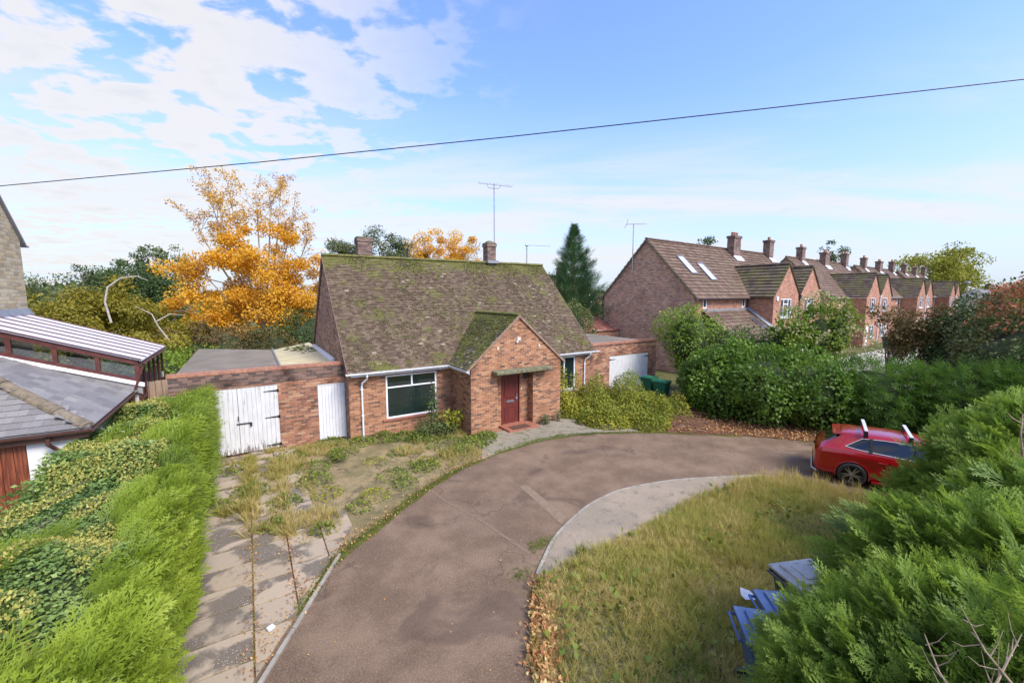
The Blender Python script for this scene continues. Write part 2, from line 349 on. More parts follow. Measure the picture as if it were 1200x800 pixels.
def slabmat():
    t=NT('paving_slab'); p=t.pos(); at=t.attr(); q=t.n('VectorMath',{0:p,1:t.n('CombineXYZ',{0:t.math('MULTIPLY',at,37.0),2:t.math('MULTIPLY',at,11.0)}).outputs[0]},operation='ADD').outputs[0]
    base=t.ramp(at,[(0,(.36,.28,.185)),(.5,(.43,.34,.235)),(1,(.33,.265,.185))]); bl=ss(t,t.noise(1.35,4,.55,q,dist=.4),.47,.56); f=t.noise(70,3,.7,p)
    c=t.mix(t.math('MULTIPLY',bl,.85),base,(.12,.10,.078)); c=t.mix(t.math('MULTIPLY',ss(t,f,.5,.68),.35),c,(.5,.43,.32)); vo=t.n('TexVoronoi',{'Vector':p,'Scale':24.0}); mk=t.math('MULTIPLY',ss(t,vo.outputs[0],.20,.13),t.math('MULTIPLY',bl,ss(t,t.noise(1.2,2,.5,q),.48,.56))); c=t.mix(mk,c,(.66,.60,.48))
    return t.pbr(c,.9,t.bump(f,.35,.004),spec=.25)
APRON=gravelconc('worn_concrete',(.33,.265,.19),(.26,.215,.155),(.17,.145,.11)); SLAB=slabmat()
PATHC=gravelconc('mossy_path_concrete',(.30,.26,.19),(.24,.21,.15),(.12,.13,.045),.5,.62); PALEC=gravelconc('pale_driveway',(.52,.47,.40),(.45,.41,.35),(.34,.3,.25))
def soil(name,a,b,c3,sc_=.9):
    t=NT(name); p=t.pos(); n=t.noise(sc_,7,.68,p); n2=t.noise(sc_*2.3,7,.7,p); g=t.noise(40,4,.7,p)
    c=t.mix(ss(t,n,.38,.6),a,b); c=t.mix(ss(t,n2,.5,.62),c,c3); c=t.mix(t.math('MULTIPLY',ss(t,g,.4,.7),.5),c,(.4,.38,.33),'MULTIPLY')
    return t.pbr(c,.97,t.bump(g,.9,.03),spec=.1)
GROUND=soil('rough_ground',(.10,.11,.04),(.16,.15,.06),(.08,.10,.03),.15); FRONT=soil('dry_mossy_soil',(.42,.31,.165),(.25,.21,.10),(.19,.155,.09)); LAWNS=soil('lawn_soil',(.14,.13,.055),(.18,.15,.07),(.10,.12,.035))
MULCH=soil('leafy_soil',(.17,.09,.05),(.24,.13,.07),(.10,.065,.04),2); MOSSG=soil('moss_verge',(.15,.155,.03),(.11,.13,.02),(.16,.11,.06),3)
# foliage colours
F_THUJA=foliage('bright_conifer_foliage',[(0,(.07,.11,.015)),(.35,(.18,.26,.025)),(.7,(.32,.42,.04)),(1,(.46,.53,.09))],.55,.45)
F_LEY=foliage('leyland_foliage',[(0,(.075,.125,.03)),(.3,(.165,.26,.05)),(.6,(.27,.39,.075)),(.85,(.41,.52,.12)),(1,(.50,.47,.18))],.55,.45)
F_LEYD=foliage('dark_leyland_foliage',[(0,(.05,.10,.025)),(.4,(.11,.21,.045)),(.8,(.18,.32,.07)),(1,(.28,.39,.09))],.55,.4)
F_IVY=foliage('ivy_leaves',[(0,(.07,.125,.04)),(.4,(.15,.24,.06)),(.7,(.28,.37,.09)),(1,(.44,.47,.17))],.35,.2)
F_IVYFL=foliage('ivy_flower_heads',[(0,(.28,.27,.05)),(.5,(.44,.42,.09)),(1,(.55,.47,.17))],.7,.2)
F_LAUREL=foliage('laurel_leaves',[(0,(.05,.095,.016)),(.4,(.105,.19,.028)),(.75,(.19,.32,.045)),(1,(.34,.45,.08))],.5,.42)
F_LIGHT=foliage('light_green_leaves',[(0,(.09,.14,.018)),(.5,(.20,.31,.035)),(1,(.38,.46,.08))],.5,.35)
F_DARKCON=foliage('dark_conifer_needles',[(0,(.03,.08,.03)),(.5,(.075,.16,.06)),(1,(.14,.26,.09))],.5,.15)
F_ORANGE=foliage('orange_autumn_leaves',[(0,(.55,.27,.025)),(.4,(.78,.43,.035)),(.75,(.90,.57,.07)),(1,(.74,.38,.05))],.5,.45)
F_ORTOP=foliage('brown_orange_sparse_leaves',[(0,(.46,.22,.03)),(.5,(.66,.36,.04)),(1,(.80,.50,.10))],.6,.3)
F_OLIVE=foliage('olive_willow_leaves',[(0,(.15,.14,.018)),(.4,(.28,.25,.03)),(.8,(.42,.35,.045)),(1,(.46,.33,.06))],.6,.45)
F_MID=foliage('mid_green_leaves',[(0,(.05,.08,.025)),(.5,(.12,.17,.05)),(1,(.21,.26,.08))],.6,.25)
F_DGREEN=foliage('deep_green_leaves',[(0,(.03,.055,.018)),(.5,(.07,.12,.035)),(1,(.13,.19,.055))],.6,.2)
F_BROWNG=foliage('bronze_shrub_leaves',[(0,(.07,.065,.02)),(.4,(.14,.115,.035)),(.8,(.24,.14,.06)),(1,(.33,.17,.08))],.6,.25)
F_PHOT=foliage('photinia_leaves',[(0,(.045,.06,.02)),(.35,(.10,.13,.035)),(.6,(.17,.155,.055)),(.8,(.28,.14,.08)),(1,(.36,.15,.09))],.5,.25)
F_PHOTR=foliage('photinia_red_tips',[(0,(.25,.07,.04)),(.5,(.46,.17,.09)),(1,(.60,.28,.14))],.5,.3)
F_YELG=foliage('yellow_green_leaves',[(0,(.16,.17,.02)),(.5,(.30,.31,.035)),(1,(.45,.40,.06))],.5,.35)
F_WEED=foliage('weed_leaves',[(0,(.06,.10,.015)),(.4,(.14,.20,.03)),(.75,(.25,.28,.045)),(1,(.36,.31,.07))],.6,.3)
F_YWEED=foliage('yellowing_weed_leaves',[(0,(.16,.19,.025)),(.5,(.32,.33,.04)),(.85,(.50,.45,.05)),(1,(.42,.25,.07))],.6,.35)
F_GRASS=foliage('long_grass_blades',[(0,(.17,.22,.04)),(.3,(.31,.37,.07)),(.5,(.45,.43,.11)),(.7,(.60,.50,.20)),(1,(.72,.60,.33))],.6,.4)
F_DRY=foliage('dry_grass_blades',[(0,(.22,.25,.05)),(.35,(.40,.36,.09)),(.7,(.58,.46,.18)),(1,(.68,.55,.28))],.7,.4)
F_LITTER=foliage('fallen_leaf',[(0,(.22,.08,.035)),(.35,(.36,.15,.06)),(.6,(.46,.24,.09)),(.8,(.62,.40,.14)),(1,(.70,.58,.26))],.7,.1)
F_REDWEED=foliage('brown_cut_stems',[(0,(.12,.06,.04)),(.5,(.25,.13,.08)),(1,(.38,.22,.13))],.8,.05)
F_CREAM=foliage('cream_flower_heads',[(0,(.28,.27,.10)),(.5,(.45,.42,.22)),(1,(.55,.50,.32))],.7,.3)
F_SILVER=foliage('grey_green_leaves',[(0,(.07,.09,.04)),(.5,(.14,.17,.075)),(1,(.24,.27,.13))],.6,.3)
BARK=plain('grey_brown_bark',(.16,.125,.095),.95,var=.3,scale=14,bumps=1); TWIG=plain('dry_twig_bark',(.36,.27,.19),.9,var=.2,scale=9)
PBARK=plain('pale_bark',(.52,.46,.38),.9,var=.2,scale=9,bumps=.6); CORE=plain('core_shade',(.050,.070,.022),1,var=.3,scale=9)  # CORE: dark filler colour, painted-in shade for the inside of foliage
# ------------------------------------------------------------------ setting: ground sheets
def sheet(name,pts,z,mat,thick=0):
    m=MB(); 
    if thick: m.prism(pts,z-thick,z)
    else: m.poly([(x,y,z) for x,y in pts])
    o=m.build(name,mat); return tag(o,kind='structure')
sheet('ground',[(-900,-900),(900,-900),(900,1200),(-900,1200)],-.02,GROUND)
def smooth_pts(P,k=6,closed=False):
    out=[]; n=len(P)
    for i in range(n-1):
        p0=P[max(i-1,0)];p1=P[i];p2=P[i+1];p3=P[min(i+2,n-1)]
        for j in range(k):
            t=j/k; out.append(tuple(.5*((2*p1[a])+(-p0[a]+p2[a])*t+(2*p0[a]-5*p1[a]+4*p2[a]-p3[a])*t*t+(-p0[a]+3*p1[a]-3*p2[a]+p3[a])*t**3) for a in (0,1)))
    out.append(P[-1]); return out
LEFT=[(-2.6,1.0),(-1.6,3.6),(-.29,6.2),(.14,6.93),(.70,7.86),(1.37,8.60),(2.69,9.51),(3.59,10.2),(4.71,10.83),(5.86,11.25),(7.0,11.58),(8.4,11.72),(9.65,11.62),(10.5,11.42),(11.4,11.05),(13.28,9.82),(15.07,8.28),(15.9,7.42),(16.7,6.2),(17.6,3.6),(18.2,0)]
ARC=[(2.4,0.0),(2.6,2.2),(2.98,4.12),(3.24,4.6),(3.52,4.98),(3.87,5.41),(4.25,5.80),(4.72,6.18),(5.42,6.67),(6.65,7.18),(7.5,7.36),(8.36,7.38),(9.88,7.02),(11.51,6.27),(12.4,5.75),(13.0,4.9),(13.45,3.3),(13.9,1.6),(14.4,0)]
LS=smooth_pts(LEFT); AS=smooth_pts(ARC)
sheet('front_garden_soil',[(-3.2,4),(-3.2,15.9),(19.6,15.9),(19.6,6)]+[(17.6,3.6)]+[(16,3),(3,3)],-.012,FRONT)
sheet('slab_bed',[(-3.0,2),(-1.9,3.2),(1.2,8.55),(1.55,9.6),(1.0,10.4),(1.0,15.8),(-3.0,15.8)],-.008,MULCH)
sheet('driveway',LS+AS[::-1],-.004,TARMAC)
sheet('road',[(-200,-9),(300,-9),(300,-2.2),(-200,-2.2)],-.008,TARMAC); sheet('pavement',[(-200,-2.2),(300,-2.2),(300,-.2),(-200,-.2)],.02,CONC,.1)
INNER=[(4.25,5.73),(5.11,5.76),(6.85,5.84),(9.01,5.97),(11.01,5.95),(12.6,5.5)]
IS=smooth_pts(INNER)
ARCO=[p for p in AS if p[0]>=4.2 and p[1]>5.3 and p[0]<12.65]
sheet('concrete_apron',ARCO+[p for p in IS[::-1] if p[0]>4.4],.030,APRON,.05)
m=MB()
for a,b in zip(ARCO[:-1],ARCO[1:]):
    d=Vector((b[0]-a[0],b[1]-a[1])).normalized(); n_=Vector((-d.y,d.x))*.06
    m.prism([a,(a[0]-n_.x*0,a[1]-n_.y*0),b,(b[0]+n_.x,b[1]+n_.y),(a[0]+n_.x,a[1]+n_.y)][1:],-.03,.036)
tag(m.build('kerb_edging',CONC),kind='structure')
LAWN=[p for p in AS if not(p[0]>4.25 and p[1]>5.42 and p[0]<12.6)]
la=[p for p in AS if p[0]<=4.25]; lb=[p for p in AS if p[0]>12.6]; LAWNP=la+IS+lb
sheet('lawn_soil',la+IS+lb,.010,LAWNS)
sheet('porch_path',[(6.0,11.30),(6.9,11.58),(8.4,11.74),(9.65,11.64),(10.5,11.44),(11.7,10.95),(12.5,10.6),(11.9,12.4),(11.2,13.3),(10.9,15.2),(10.9,13.4),(6.8,13.4),(6.6,12.3)],.012,PATHC,.03)
sheet('leaf_mulch_border',[(13.1,9.98),(15.07,8.34),(15.9,7.5),(16.9,6.3),(18.2,4.5),(21.5,4.5),(21,12),(18,14.5),(14.8,12.6),(13.6,11)],.004,MULCH)
# moss verge along the drive's left edge
m=MB(); 
for (a,b) in zip(LS[14:-1],LS[15:]):
    if not(.3<a[0]<15.2): continue
    d=Vector((b[0]-a[0],b[1]-a[1])).normalized(); n_=Vector((d.y,-d.x)); k=.09+.11*noise.noise(Vector((a[0]*1.3,a[1],0)))+ (.06 if a[0]<5 else 0); k=max(k,.02); k2=max(.02,.09+.11*noise.noise(Vector((b[0]*1.3,b[1],0)))+(.06 if b[0]<5 else 0))
    m.poly([(a[0]-n_.x*.06,a[1]-n_.y*.06,.002),(a[0]+n_.x*k,a[1]+n_.y*k,.002),(b[0]+n_.x*k2,b[1]+n_.y*k2,.002),(b[0]-n_.x*.06,b[1]-n_.y*.06,.002)])
tag(m.build('moss_strip',MOSSG),kind='stuff'); COL.objects['moss_strip']['label']='green moss creeping along the left edge of the drive'; COL.objects['moss_strip']['category']='moss'
# pale cracks / repaired lines in the tarmac
def strip(name,pts,w,z,mat):
    m=MB()
    for a,b in zip(pts[:-1],pts[1:]):
        d=Vector((b[0]-a[0],b[1]-a[1])).normalized(); n_=Vector((-d.y,d.x))*w/2; m.poly([(a[0]-n_.x,a[1]-n_.y,z),(b[0]-n_.x,b[1]-n_.y,z),(b[0]+n_.x,b[1]+n_.y,z),(a[0]+n_.x,a[1]+n_.y,z)])
    return tag(m.build(name,mat),kind='structure')
PATCH=plain('worn_tarmac_line',(.245,.175,.12),1,var=.12,scale=9,bumps=.5,spec=.05,dirt=(.17,.12,.08)); PATCH2=plain('repair_tarmac',(.275,.20,.135),1,var=.12,scale=9,bumps=.5,spec=.05,dirt=(.20,.14,.095))
strip('tarmac_joint',smooth_pts([(3.9,10.15),(4.0,9.3),(4.25,8.4),(4.4,7.5),(4.55,6.5)]),.07,.001,PATCH)
sheet('tarmac_repair',[(6.02,9.1),(6.25,9.12),(6.1,7.2),(5.78,7.0)],.0012,PATCH2)
# paving slabs, one mesh, real joints
edge_a,edge_b=Vector((-1.6,3.6)),Vector((1.37,8.60))
def clip_half(P):
    d=(edge_b-edge_a).normalized(); nrm=Vector((-d.y,d.x)) # left side keep
    out=[]
    for i in range(len(P)):
        a=Vector(P[i]); b=Vector(P[(i+1)%len(P)]); da=(a-edge_a).dot(nrm)-.14; db=(b-edge_a).dot(nrm)-.14
        if da>=0: out.append(tuple(a))
        if da*db<0: out.append(tuple(a.lerp(b,da/(da-db))))
    return out
m=MB()
for (x0,x1,off) in ((-2.12,-1.19,.2),(-1.17,-.22,0),(-.20,.42,-.1),(.44,1.08,.12),(1.10,1.72,-.06)):
    y=3.3+off
    while y<15.7:
        h=.655; g=.017; P=clip_half([(x0+.002,y+g),(x1-.002,y+g),(x1-.002,y+h-g),(x0+.002,y+h-g)])
        if len(P)>2 and not(x0>1 and y>10.0): 
            z=.022+random.uniform(-.006,.006); m.prism(P,-.01,z,rnd=random.random())
        y+=h
tag(m.build('paving_slabs',SLAB,bevel=.006),kind='structure')
m=MB(); d=(edge_b-edge_a).normalized(); nn=Vector((-d.y,d.x)); L=(edge_b-edge_a).length
for k in range(int(L/.95)):
    a=edge_a+d*(k*.95+.01); b=edge_a+d*((k+1)*.95-.01); m.prism([tuple(a),tuple(b),tuple(b+nn*.06),tuple(a+nn*.06)],-.05,.045)
tag(m.build('edging_kerb',CONC,bevel=.008),kind='structure')
sheet('neighbour_drive',[(19,6),(26,3),(75,2),(75,14.6),(40,14.6),(24,14.2),(20,13)],-.010,PALEC)
# ------------------------------------------------------------------ building helpers
def wall(m,p0,p1,z0,z1,ops=(),depth=.09):
    """wall face from p0 to p1; outside is to the right of p0->p1"""
    p0=Vector(p0);p1=Vector(p1); d=(p1-p0); L=d.length; d.normalize(); n_=Vector((d.y,-d.x))
    S=sorted({0,L,*[o[0] for o in ops],*[o[1] for o in ops]}); Zs=sorted({z0,z1,*[o[2] for o in ops],*[o[3] for o in ops]})
    def P(s,z,dp=0): q=p0+d*s-n_*dp; return (q.x,q.y,z)
    for s0,s1 in zip(S[:-1],S[1:]):
        for a,b in zip(Zs[:-1],Zs[1:]):
            if b<=z0+1e-6 or a>=z1-1e-6: continue
            cs,cz=(s0+s1)/2,(a+b)/2
            if any(o[0]<cs<o[1] and o[2]<cz<o[3] for o in ops): continue
            m.poly([P(s0,a),P(s1,a),P(s1,b),P(s0,b)])
    for o in ops:
        dp=o[4] if len(o)>4 else depth
        a0,a1,b0,b1=o[:4]
        m.poly([P(a0,b0),P(a0,b1),P(a0,b1,dp),P(a0,b0,dp)]); m.poly([P(a1,b1),P(a1,b0),P(a1,b0,dp),P(a1,b1,dp)])
        m.poly([P(a0,b1),P(a1,b1),P(a1,b1,dp),P(a0,b1,dp)]); m.poly([P(a1,b0),P(a0,b0),P(a0,b0,dp),P(a1,b0,dp)])
def tiles(m,o,u,s,width,length,tw,gauge,th=.014,keep=None,jit=1.0,lift=.012,light=.03):
    """o lower-left corner; u along eave; s up-slope; n outward"""
    u=Vector(u).normalized(); s=Vector(s).normalized(); n_=u.cross(s).normalized(); o=Vector(o)
    rows=int(math.ceil(length/gauge)); cols=int(math.ceil(width/tw))+1
    for r in range(rows):
        off=-(tw/2 if r%2 else 0)
        for c in range(cols):
            a=max(0,off+c*tw+.0015); b=min(width,off+(c+1)*tw-.0015)
            if b-a<.02: continue
            if keep and not keep(o+u*((a+b)/2)+s*(r*gauge+gauge/2)): continue
            j=random.uniform(-1,1)*jit; z0=th+lift+j*.004; z0b=z0+random.uniform(-1,1)*.005*jit; l0=r*gauge+random.uniform(-1,1)*.005*jit; l1=min(length,(r+1)*gauge)+.01
            rn=random.random()**1.1; rn=rn*.9 if random.random()>light else 1.0
            q=lambda x,y,z:o+u*x+s*y+n_*z
            m.hexa([q(a,l0,z0-th),q(b,l0,z0b-th),q(b,l1,-.004),q(a,l1,-.004),q(a,l0,z0),q(b,l0,z0b),q(b,l1,.004),q(a,l1,.004)],rn)
def ridge(m,a,b,r=.10,seg=.45,z=0.0):
    a=Vector(a);b=Vector(b);d=b-a;L=d.length;d.normalize(); side=d.cross(Vector((0,0,1))).normalized(); up=side.cross(d).normalized(); n=max(1,int(L/seg))
    for k in range(n):
        p=a+d*(k*L/n+.006); q=a+d*((k+1)*L/n-.006); rr=r*random.uniform(.95,1.05); dz=random.uniform(-.008,.008)
        pr=[(rr*math.cos(t),rr*math.sin(t)*.8-.03) for t in [math.pi*i/6 for i in range(7)]]
        i0=len(m.v)
        for c in (p,q):
            for x,z_ in pr: m.v.append(tuple(c+side*x+up*(z_+dz))); m.a.append(random.random()*.8)
        for j in range(6): m.f.append((i0+j,i0+j+1,i0+7+j+1,i0+7+j))
        m.f.append(tuple(i0+6-j for j in range(7))); m.f.append(tuple(i0+7+j for j in range(7)))
def window(parent,p0,p1,z0,z1,inset,mull=(),trans=(),fw=.06,glassm=None,framem=None,name='window'):
    """frame bars and pane in a wall opening; p0->p1 outside to the right"""
    p0=Vector(p0);p1=Vector(p1);d=p1-p0;L=d.length;d.normalize();n_=Vector((d.y,-d.x)); f=MB()
    base=p0-n_*inset
    Mx=Matrix(((d.x,-n_.x,0,base.x),(d.y,-n_.y,0,base.y),(0,0,1,0),(0,0,0,1)))
    f.box(0,L,-.03,.04,z0,z0+fw,M=Mx); f.box(0,L,-.03,.04,z1-fw,z1,M=Mx); f.box(0,fw,-.03,.04,z0+fw,z1-fw,M=Mx); f.box(L-fw,L,-.03,.04,z0+fw,z1-fw,M=Mx)
    for (s,a,b) in mull: f.box(s-fw*.45,s+fw*.45,-.028,.038,a,b,M=Mx)
    for (z,a,b) in trans: f.box(a,b,-.026,.036,z-fw*.4,z+fw*.4,M=Mx)
    o=f.build(name,framem or UPVC,parent,bevel=.006)
    g=MB(); g.box(fw*.5,L-fw*.5,.0,.012,z0+fw*.5,z1-fw*.5,M=Mx); g.build('pane',glassm or GLASS,o)
    return o
def gutter(m,pts,r=.06):
    for a,b in zip(pts[:-1],pts[1:]):
        a=Vector(a);b=Vector(b);d=(b-a).normalized();sd=d.cross(Vector((0,0,1))).normalized()
        pr=[(-r,0),(-r*.85,-r*.75),(-r*.3,-r*1.1),(r*.3,-r*1.1),(r*.85,-r*.75),(r,0),(r*.86,0),(r*.7,-r*.6),(-r*.7,-r*.6),(-r*.86,0)]
        i0=len(m.v)
        for c in (a,b):
            for x,z in pr: m.v.append(tuple(c+sd*x+Vector((0,0,z)))); m.a.append(.5)
        k=len(pr)
        for j in range(k): m.f.append((i0+j,i0+(j+1)%k,i0+k+(j+1)%k,i0+k+j))
        m.f.append(tuple(i0+k-1-j for j in range(k))); m.f.append(tuple(i0+k+j for j in range(k)))
# ------------------------------------------------------------------ the bungalow
H1=thing('bungalow','brown brick bungalow with mossy tiled roof and gabled front porch','house',(8.7,19.5,0))
def shift(o,par):  # keep world coordinates for parts built in world space
    p=o.parent
    if p and p.type=='EMPTY': o.matrix_parent_inverse=Matrix.Translation(-Vector(p.location))
    return o
FX0,FX1,FY,BY,EZ=2.85,14.30,15.25,23.75,2.50
RY,RZ=19.5,6.92
def slopez(y): return EZ+(y-14.98)*(RZ-EZ)/(RY-14.98)
W=MB()
wall(W,(FX0,FY),(6.75,FY),0,2.62,[(4.15-FX0,6.15-FX0,.62,2.27)])
wall(W,(10.95,FY),(FX1,FY),0,2.62,[(12.0-10.95,13.33-10.95,.68,2.30)])
wall(W,(6.75,FY),(6.75,13.45),0,2.6); wall(W,(10.95,13.45),(10.95,FY),0,2.6)
wall(W,(6.75,13.45),(10.95,13.45),0,2.6,[(7.88-6.75,9.54-6.75,0.0,2.25,.36)])
W.poly([(6.75,13.45,2.6),(10.95,13.45,2.6),(8.85,13.45,4.40)])
wall(W,(7.88,13.81),(9.54,13.81),0,2.25,[(8.30-7.88,9.08-7.88,.10,2.05,.05)],.05)
walls=shift(W.build('front_wall',BR_FRONT,H1),H1)
W=MB()
wall(W,(FX0,BY),(FX0,FY),0,2.6); W.poly([(FX0,BY,2.6),(FX0,FY,2.6),(FX0,FY,slopez(FY)-.05),(FX0,RY,RZ-.06),(FX0,BY,slopez(FY)-.05)])
wall(W,(FX1,FY),(FX1,BY),0,2.6); W.poly([(FX1,FY,2.6),(FX1,BY,2.6),(FX1,BY,slopez(FY)-.05),(FX1,RY,RZ-.06),(FX1,FY,slopez(FY)-.05)])
wall(W,(FX1,BY),(FX0,BY),0,2.6)
shift(W.build('gable_wall',BR_SIDE,H1),H1)
# roof: tiled front slope with real tiles; rear slope plain tiles too
sl=Vector((0,RY-14.98,RZ-EZ)); SLN=sl.length; X0,X1=2.78,14.42
m=MB(); tiles(m,(X0,14.98,EZ),(1,0,0),sl,X1-X0,SLN,.165,.10,light=.012)
sb=Vector((0,-(RY-14.98),RZ-EZ)); tiles(m,(X1,RY+(RY-14.98),EZ),(-1,0,0),sb,X1-X0,SLN,.33,.2)
m.poly([(X0,14.98,EZ-.03),(X1,14.98,EZ-.03),(X1,RY,RZ-.03),(X0,RY,RZ-.03)],.2); m.poly([(X1,RY*2-14.98,EZ-.03),(X0,RY*2-14.98,EZ-.03),(X0,RY,RZ-.03),(X1,RY,RZ-.03)],.2)
roof=shift(m.build('roof',TILES,H1),H1)
m=MB(); ridge(m,(X0,RY,RZ+.02),(X1,RY,RZ+.02),.12,.3); shift(m.build('ridge_tiles',TILES,H1),H1)
m=MB()
for x in (X0-.015,X1-.035):
    for y0,y1 in ((14.95,RY),(RY*2-14.95,RY)):
        m.hexa([(x,y0,EZ-.12),(x+.05,y0,EZ-.12),(x+.05,y1,RZ-.12),(x,y1,RZ-.12),(x,y0,EZ-.02),(x+.05,y0,EZ-.02),(x+.05,y1,RZ-.0),(x,y1,RZ-.0)])
[shift(q_,H1) for q_ in split_build(m,'verge',VERGE,H1)]
# porch roof
pz0,pzr=2.52,4.47; px0,px1,pxr=6.58,11.12,8.85
m=MB(); s1=Vector((pxr-px0,0,pzr-pz0)); LL=s1.length
back=17.3
tiles(m,(px0,back,pz0),(0,-1,0),s1,back-13.40,LL,.165,.10)
tiles(m,(px1,13.40,pz0),(0,1,0),Vector((pxr-px1,0,pzr-pz0)),back-13.40,LL,.165,.10)
m.poly([(px0,back,pz0-.03),(px0,13.40,pz0-.03),(pxr,13.40,pzr-.03),(pxr,back,pzr-.03)],.2); m.poly([(px1,13.40,pz0-.03),(px1,back,pz0-.03),(pxr,back,pzr-.03),(pxr,13.40,pzr-.03)],.2)
shift(m.build('porch_roof',PTILES,H1),H1)
m=MB(); ridge(m,(pxr,13.40,pzr+.02),(pxr,16.9,pzr+.02),.11,.3); shift(m.build('porch_ridge_tiles',PTILES,H1),H1)
m=MB()
for (xa,xb) in ((px0-.02,pxr),(px1+.02,pxr)):
    a=Vector((xa,0,pz0-.02)); b=Vector((xb,0,pzr+.0)); 
    m.hexa([(a.x,13.385,a.z-.10),(a.x,13.46,a.z-.10),(b.x,13.46,b.z-.10),(b.x,13.385,b.z-.10),(a.x,13.385,a.z),(a.x,13.46,a.z),(b.x,13.46,b.z),(b.x,13.385,b.z)])
[shift(q_,H1) for q_ in split_build(m,'porch_verge',VERGE,H1)]
# moss cushions on the roofs
V=[];Fq=[];A=[]
ico=np.array([[1,0,0],[-1,0,0],[0,1,0],[0,-1,0],[0,0,1],[0,0,-.3]],float); icf=np.array([[0,2,4],[2,1,4],[1,3,4],[3,0,4],[2,0,5],[1,2,5],[3,1,5],[0,3,5]])
def cushions(name,mk,n,par,thr):
    P=[];
    while len(P)<n:
        p=mk(); 
        if vnoise(np.array([p]),1.6,3)[0]+random.random()*.35>thr: P.append(p)
    P=np.array(P); s=R.uniform(.012,.042,len(P)); v,f,a=instances(ico,icf,np.zeros(6),P,rdir(len(P))*[1,1,.1],np.tile([0,-.65,.75],(len(P),1)),np.stack([s,s,s*.6],1),R.random(len(P)),0)
    o=np_mesh(name,v,f,a,MOSS,par); tag(o,kind='stuff'); return shift(o,par)
def onmain():
    x=random.uniform(X0+.05,X1-.05); t=random.random(); 
    if random.random()<.35: t=1-abs(random.gauss(0,.09))
    t=min(max(t,0.01),1); return (x,14.98+(RY-14.98)*t,EZ+(RZ-EZ)*t+.03)
cushions('moss_cushions',onmain,5200,H1,.62)
def onporch():
    t=random.random()**.7; y=random.uniform(13.42,16.5); return (px0+(pxr-px0)*t,y,pz0+(pzr-pz0)*t+.035)
cushions('porch_moss_cushions',onporch,1500,H1,.45)
# chimneys
def chimney(par,cx,cy,w,d,z0,z1,pots=0,mat=CHIM,cap=True):
    m=MB(); m.box(cx-w/2,cx+w/2,cy-d/2,cy+d/2,z0,z1-.16); m.box(cx-w/2-.035,cx+w/2+.035,cy-d/2-.035,cy+d/2+.035,z1-.16,z1)
    o=shift(m.build('chimney',mat,par),H1 if par==H1 else par)
    m=MB(); m.box(cx-w/2-.02,cx+w/2+.02,cy-d/2-.02,cy+d/2+.02,z1,z1+.05); shift(m.build('mortar_cap',MOSSC,o),par)
    for k in range(pots):
        m=MB(); m.lathe((cx+(k-(pots-1)/2)*.32,cy,z1+.03),[(.11,0),(.10,.25),(.12,.27),(.12,.32),(.08,.32)],12); shift(m.build('chimney_pot',COPING,o),par)
    return o
chimney(H1,4.62,RY+.35,.62,.5,6.5,7.78)
c2=chimney(H1,11.02,RY+.1,.50,.5,6.5,7.92)
m=MB(); m.lathe((11.02,RY+.1,7.96),[(.24,0),(.2,.08),(.09,.12),(.0,.14)],14); shift(m.build('chimney_cowl',MOSSC,c2),H1)
m=MB(); m.box(10.7,11.34,RY-.32,RY-.16,6.9,7.04); shift(m.build('flashing',LEAD,c2),H1)
m=MB(); m.tube([(11.32,RY+.1,7.3),(11.32,RY+.1,11.05)],.028); m.tube([(10.5,RY+.25,11.0),(12.35,RY-.05,11.0)],.014,6)
for k in range(13):
    x=10.5+k*.152; y=RY+.25-(x-10.5)*.162; m.tube([(x-.03,y-.20,11.02),(x+.03,y+.20,11.02)],.008,4)
m.tube([(10.95,RY+.18,10.98),(11.0,RY+.16,10.82),(11.3,RY+.12,10.80),(11.6,RY+.07,10.84),(11.7,RY+.05,10.98)],.012,5)
shift(m.build('tv_aerial',GREYM,H1),H1)
m=MB(); m.tube([(13.9,RY+.8,6.2),(13.9,RY+.8,8.15)],.03); m.tube([(13.8,RY+.8,8.1),(14.0,RY+.8,8.1)],.05,8); m.tube([(13.9,RY+.8,8.12),(15.4,RY+.5,8.12)],.010,5)
for k in range(9): m.tube([(14.0+k*.16,RY+.64-k*.03,8.12),(14.06+k*.16,RY+.92-k*.03,8.12)],.006,4)
shift(m.build('rear_aerial',GREYM,H1),H1)
# windows
wo=window(H1,(4.15,FY),(6.15,FY),.62,2.27,.05,mull=[(1.0,1.80,2.21)],trans=[(1.80,.06,1.94)],fw=.065); shift(wo,H1)
m=MB(); m.box(4.02,6.28,FY-.06,FY+.04,.55,.62); shift(m.build('window_sill',REDTILE,H1),H1)
wo=window(H1,(12.0,FY),(13.33,FY),.68,2.30,.05,mull=[(.66,.74,2.24)],fw=.065); shift(wo,H1)
m=MB(); m.box(11.9,13.43,FY-.05,FY+.04,.62,.68); shift(m.build('window_sill',UPVC,H1),H1)
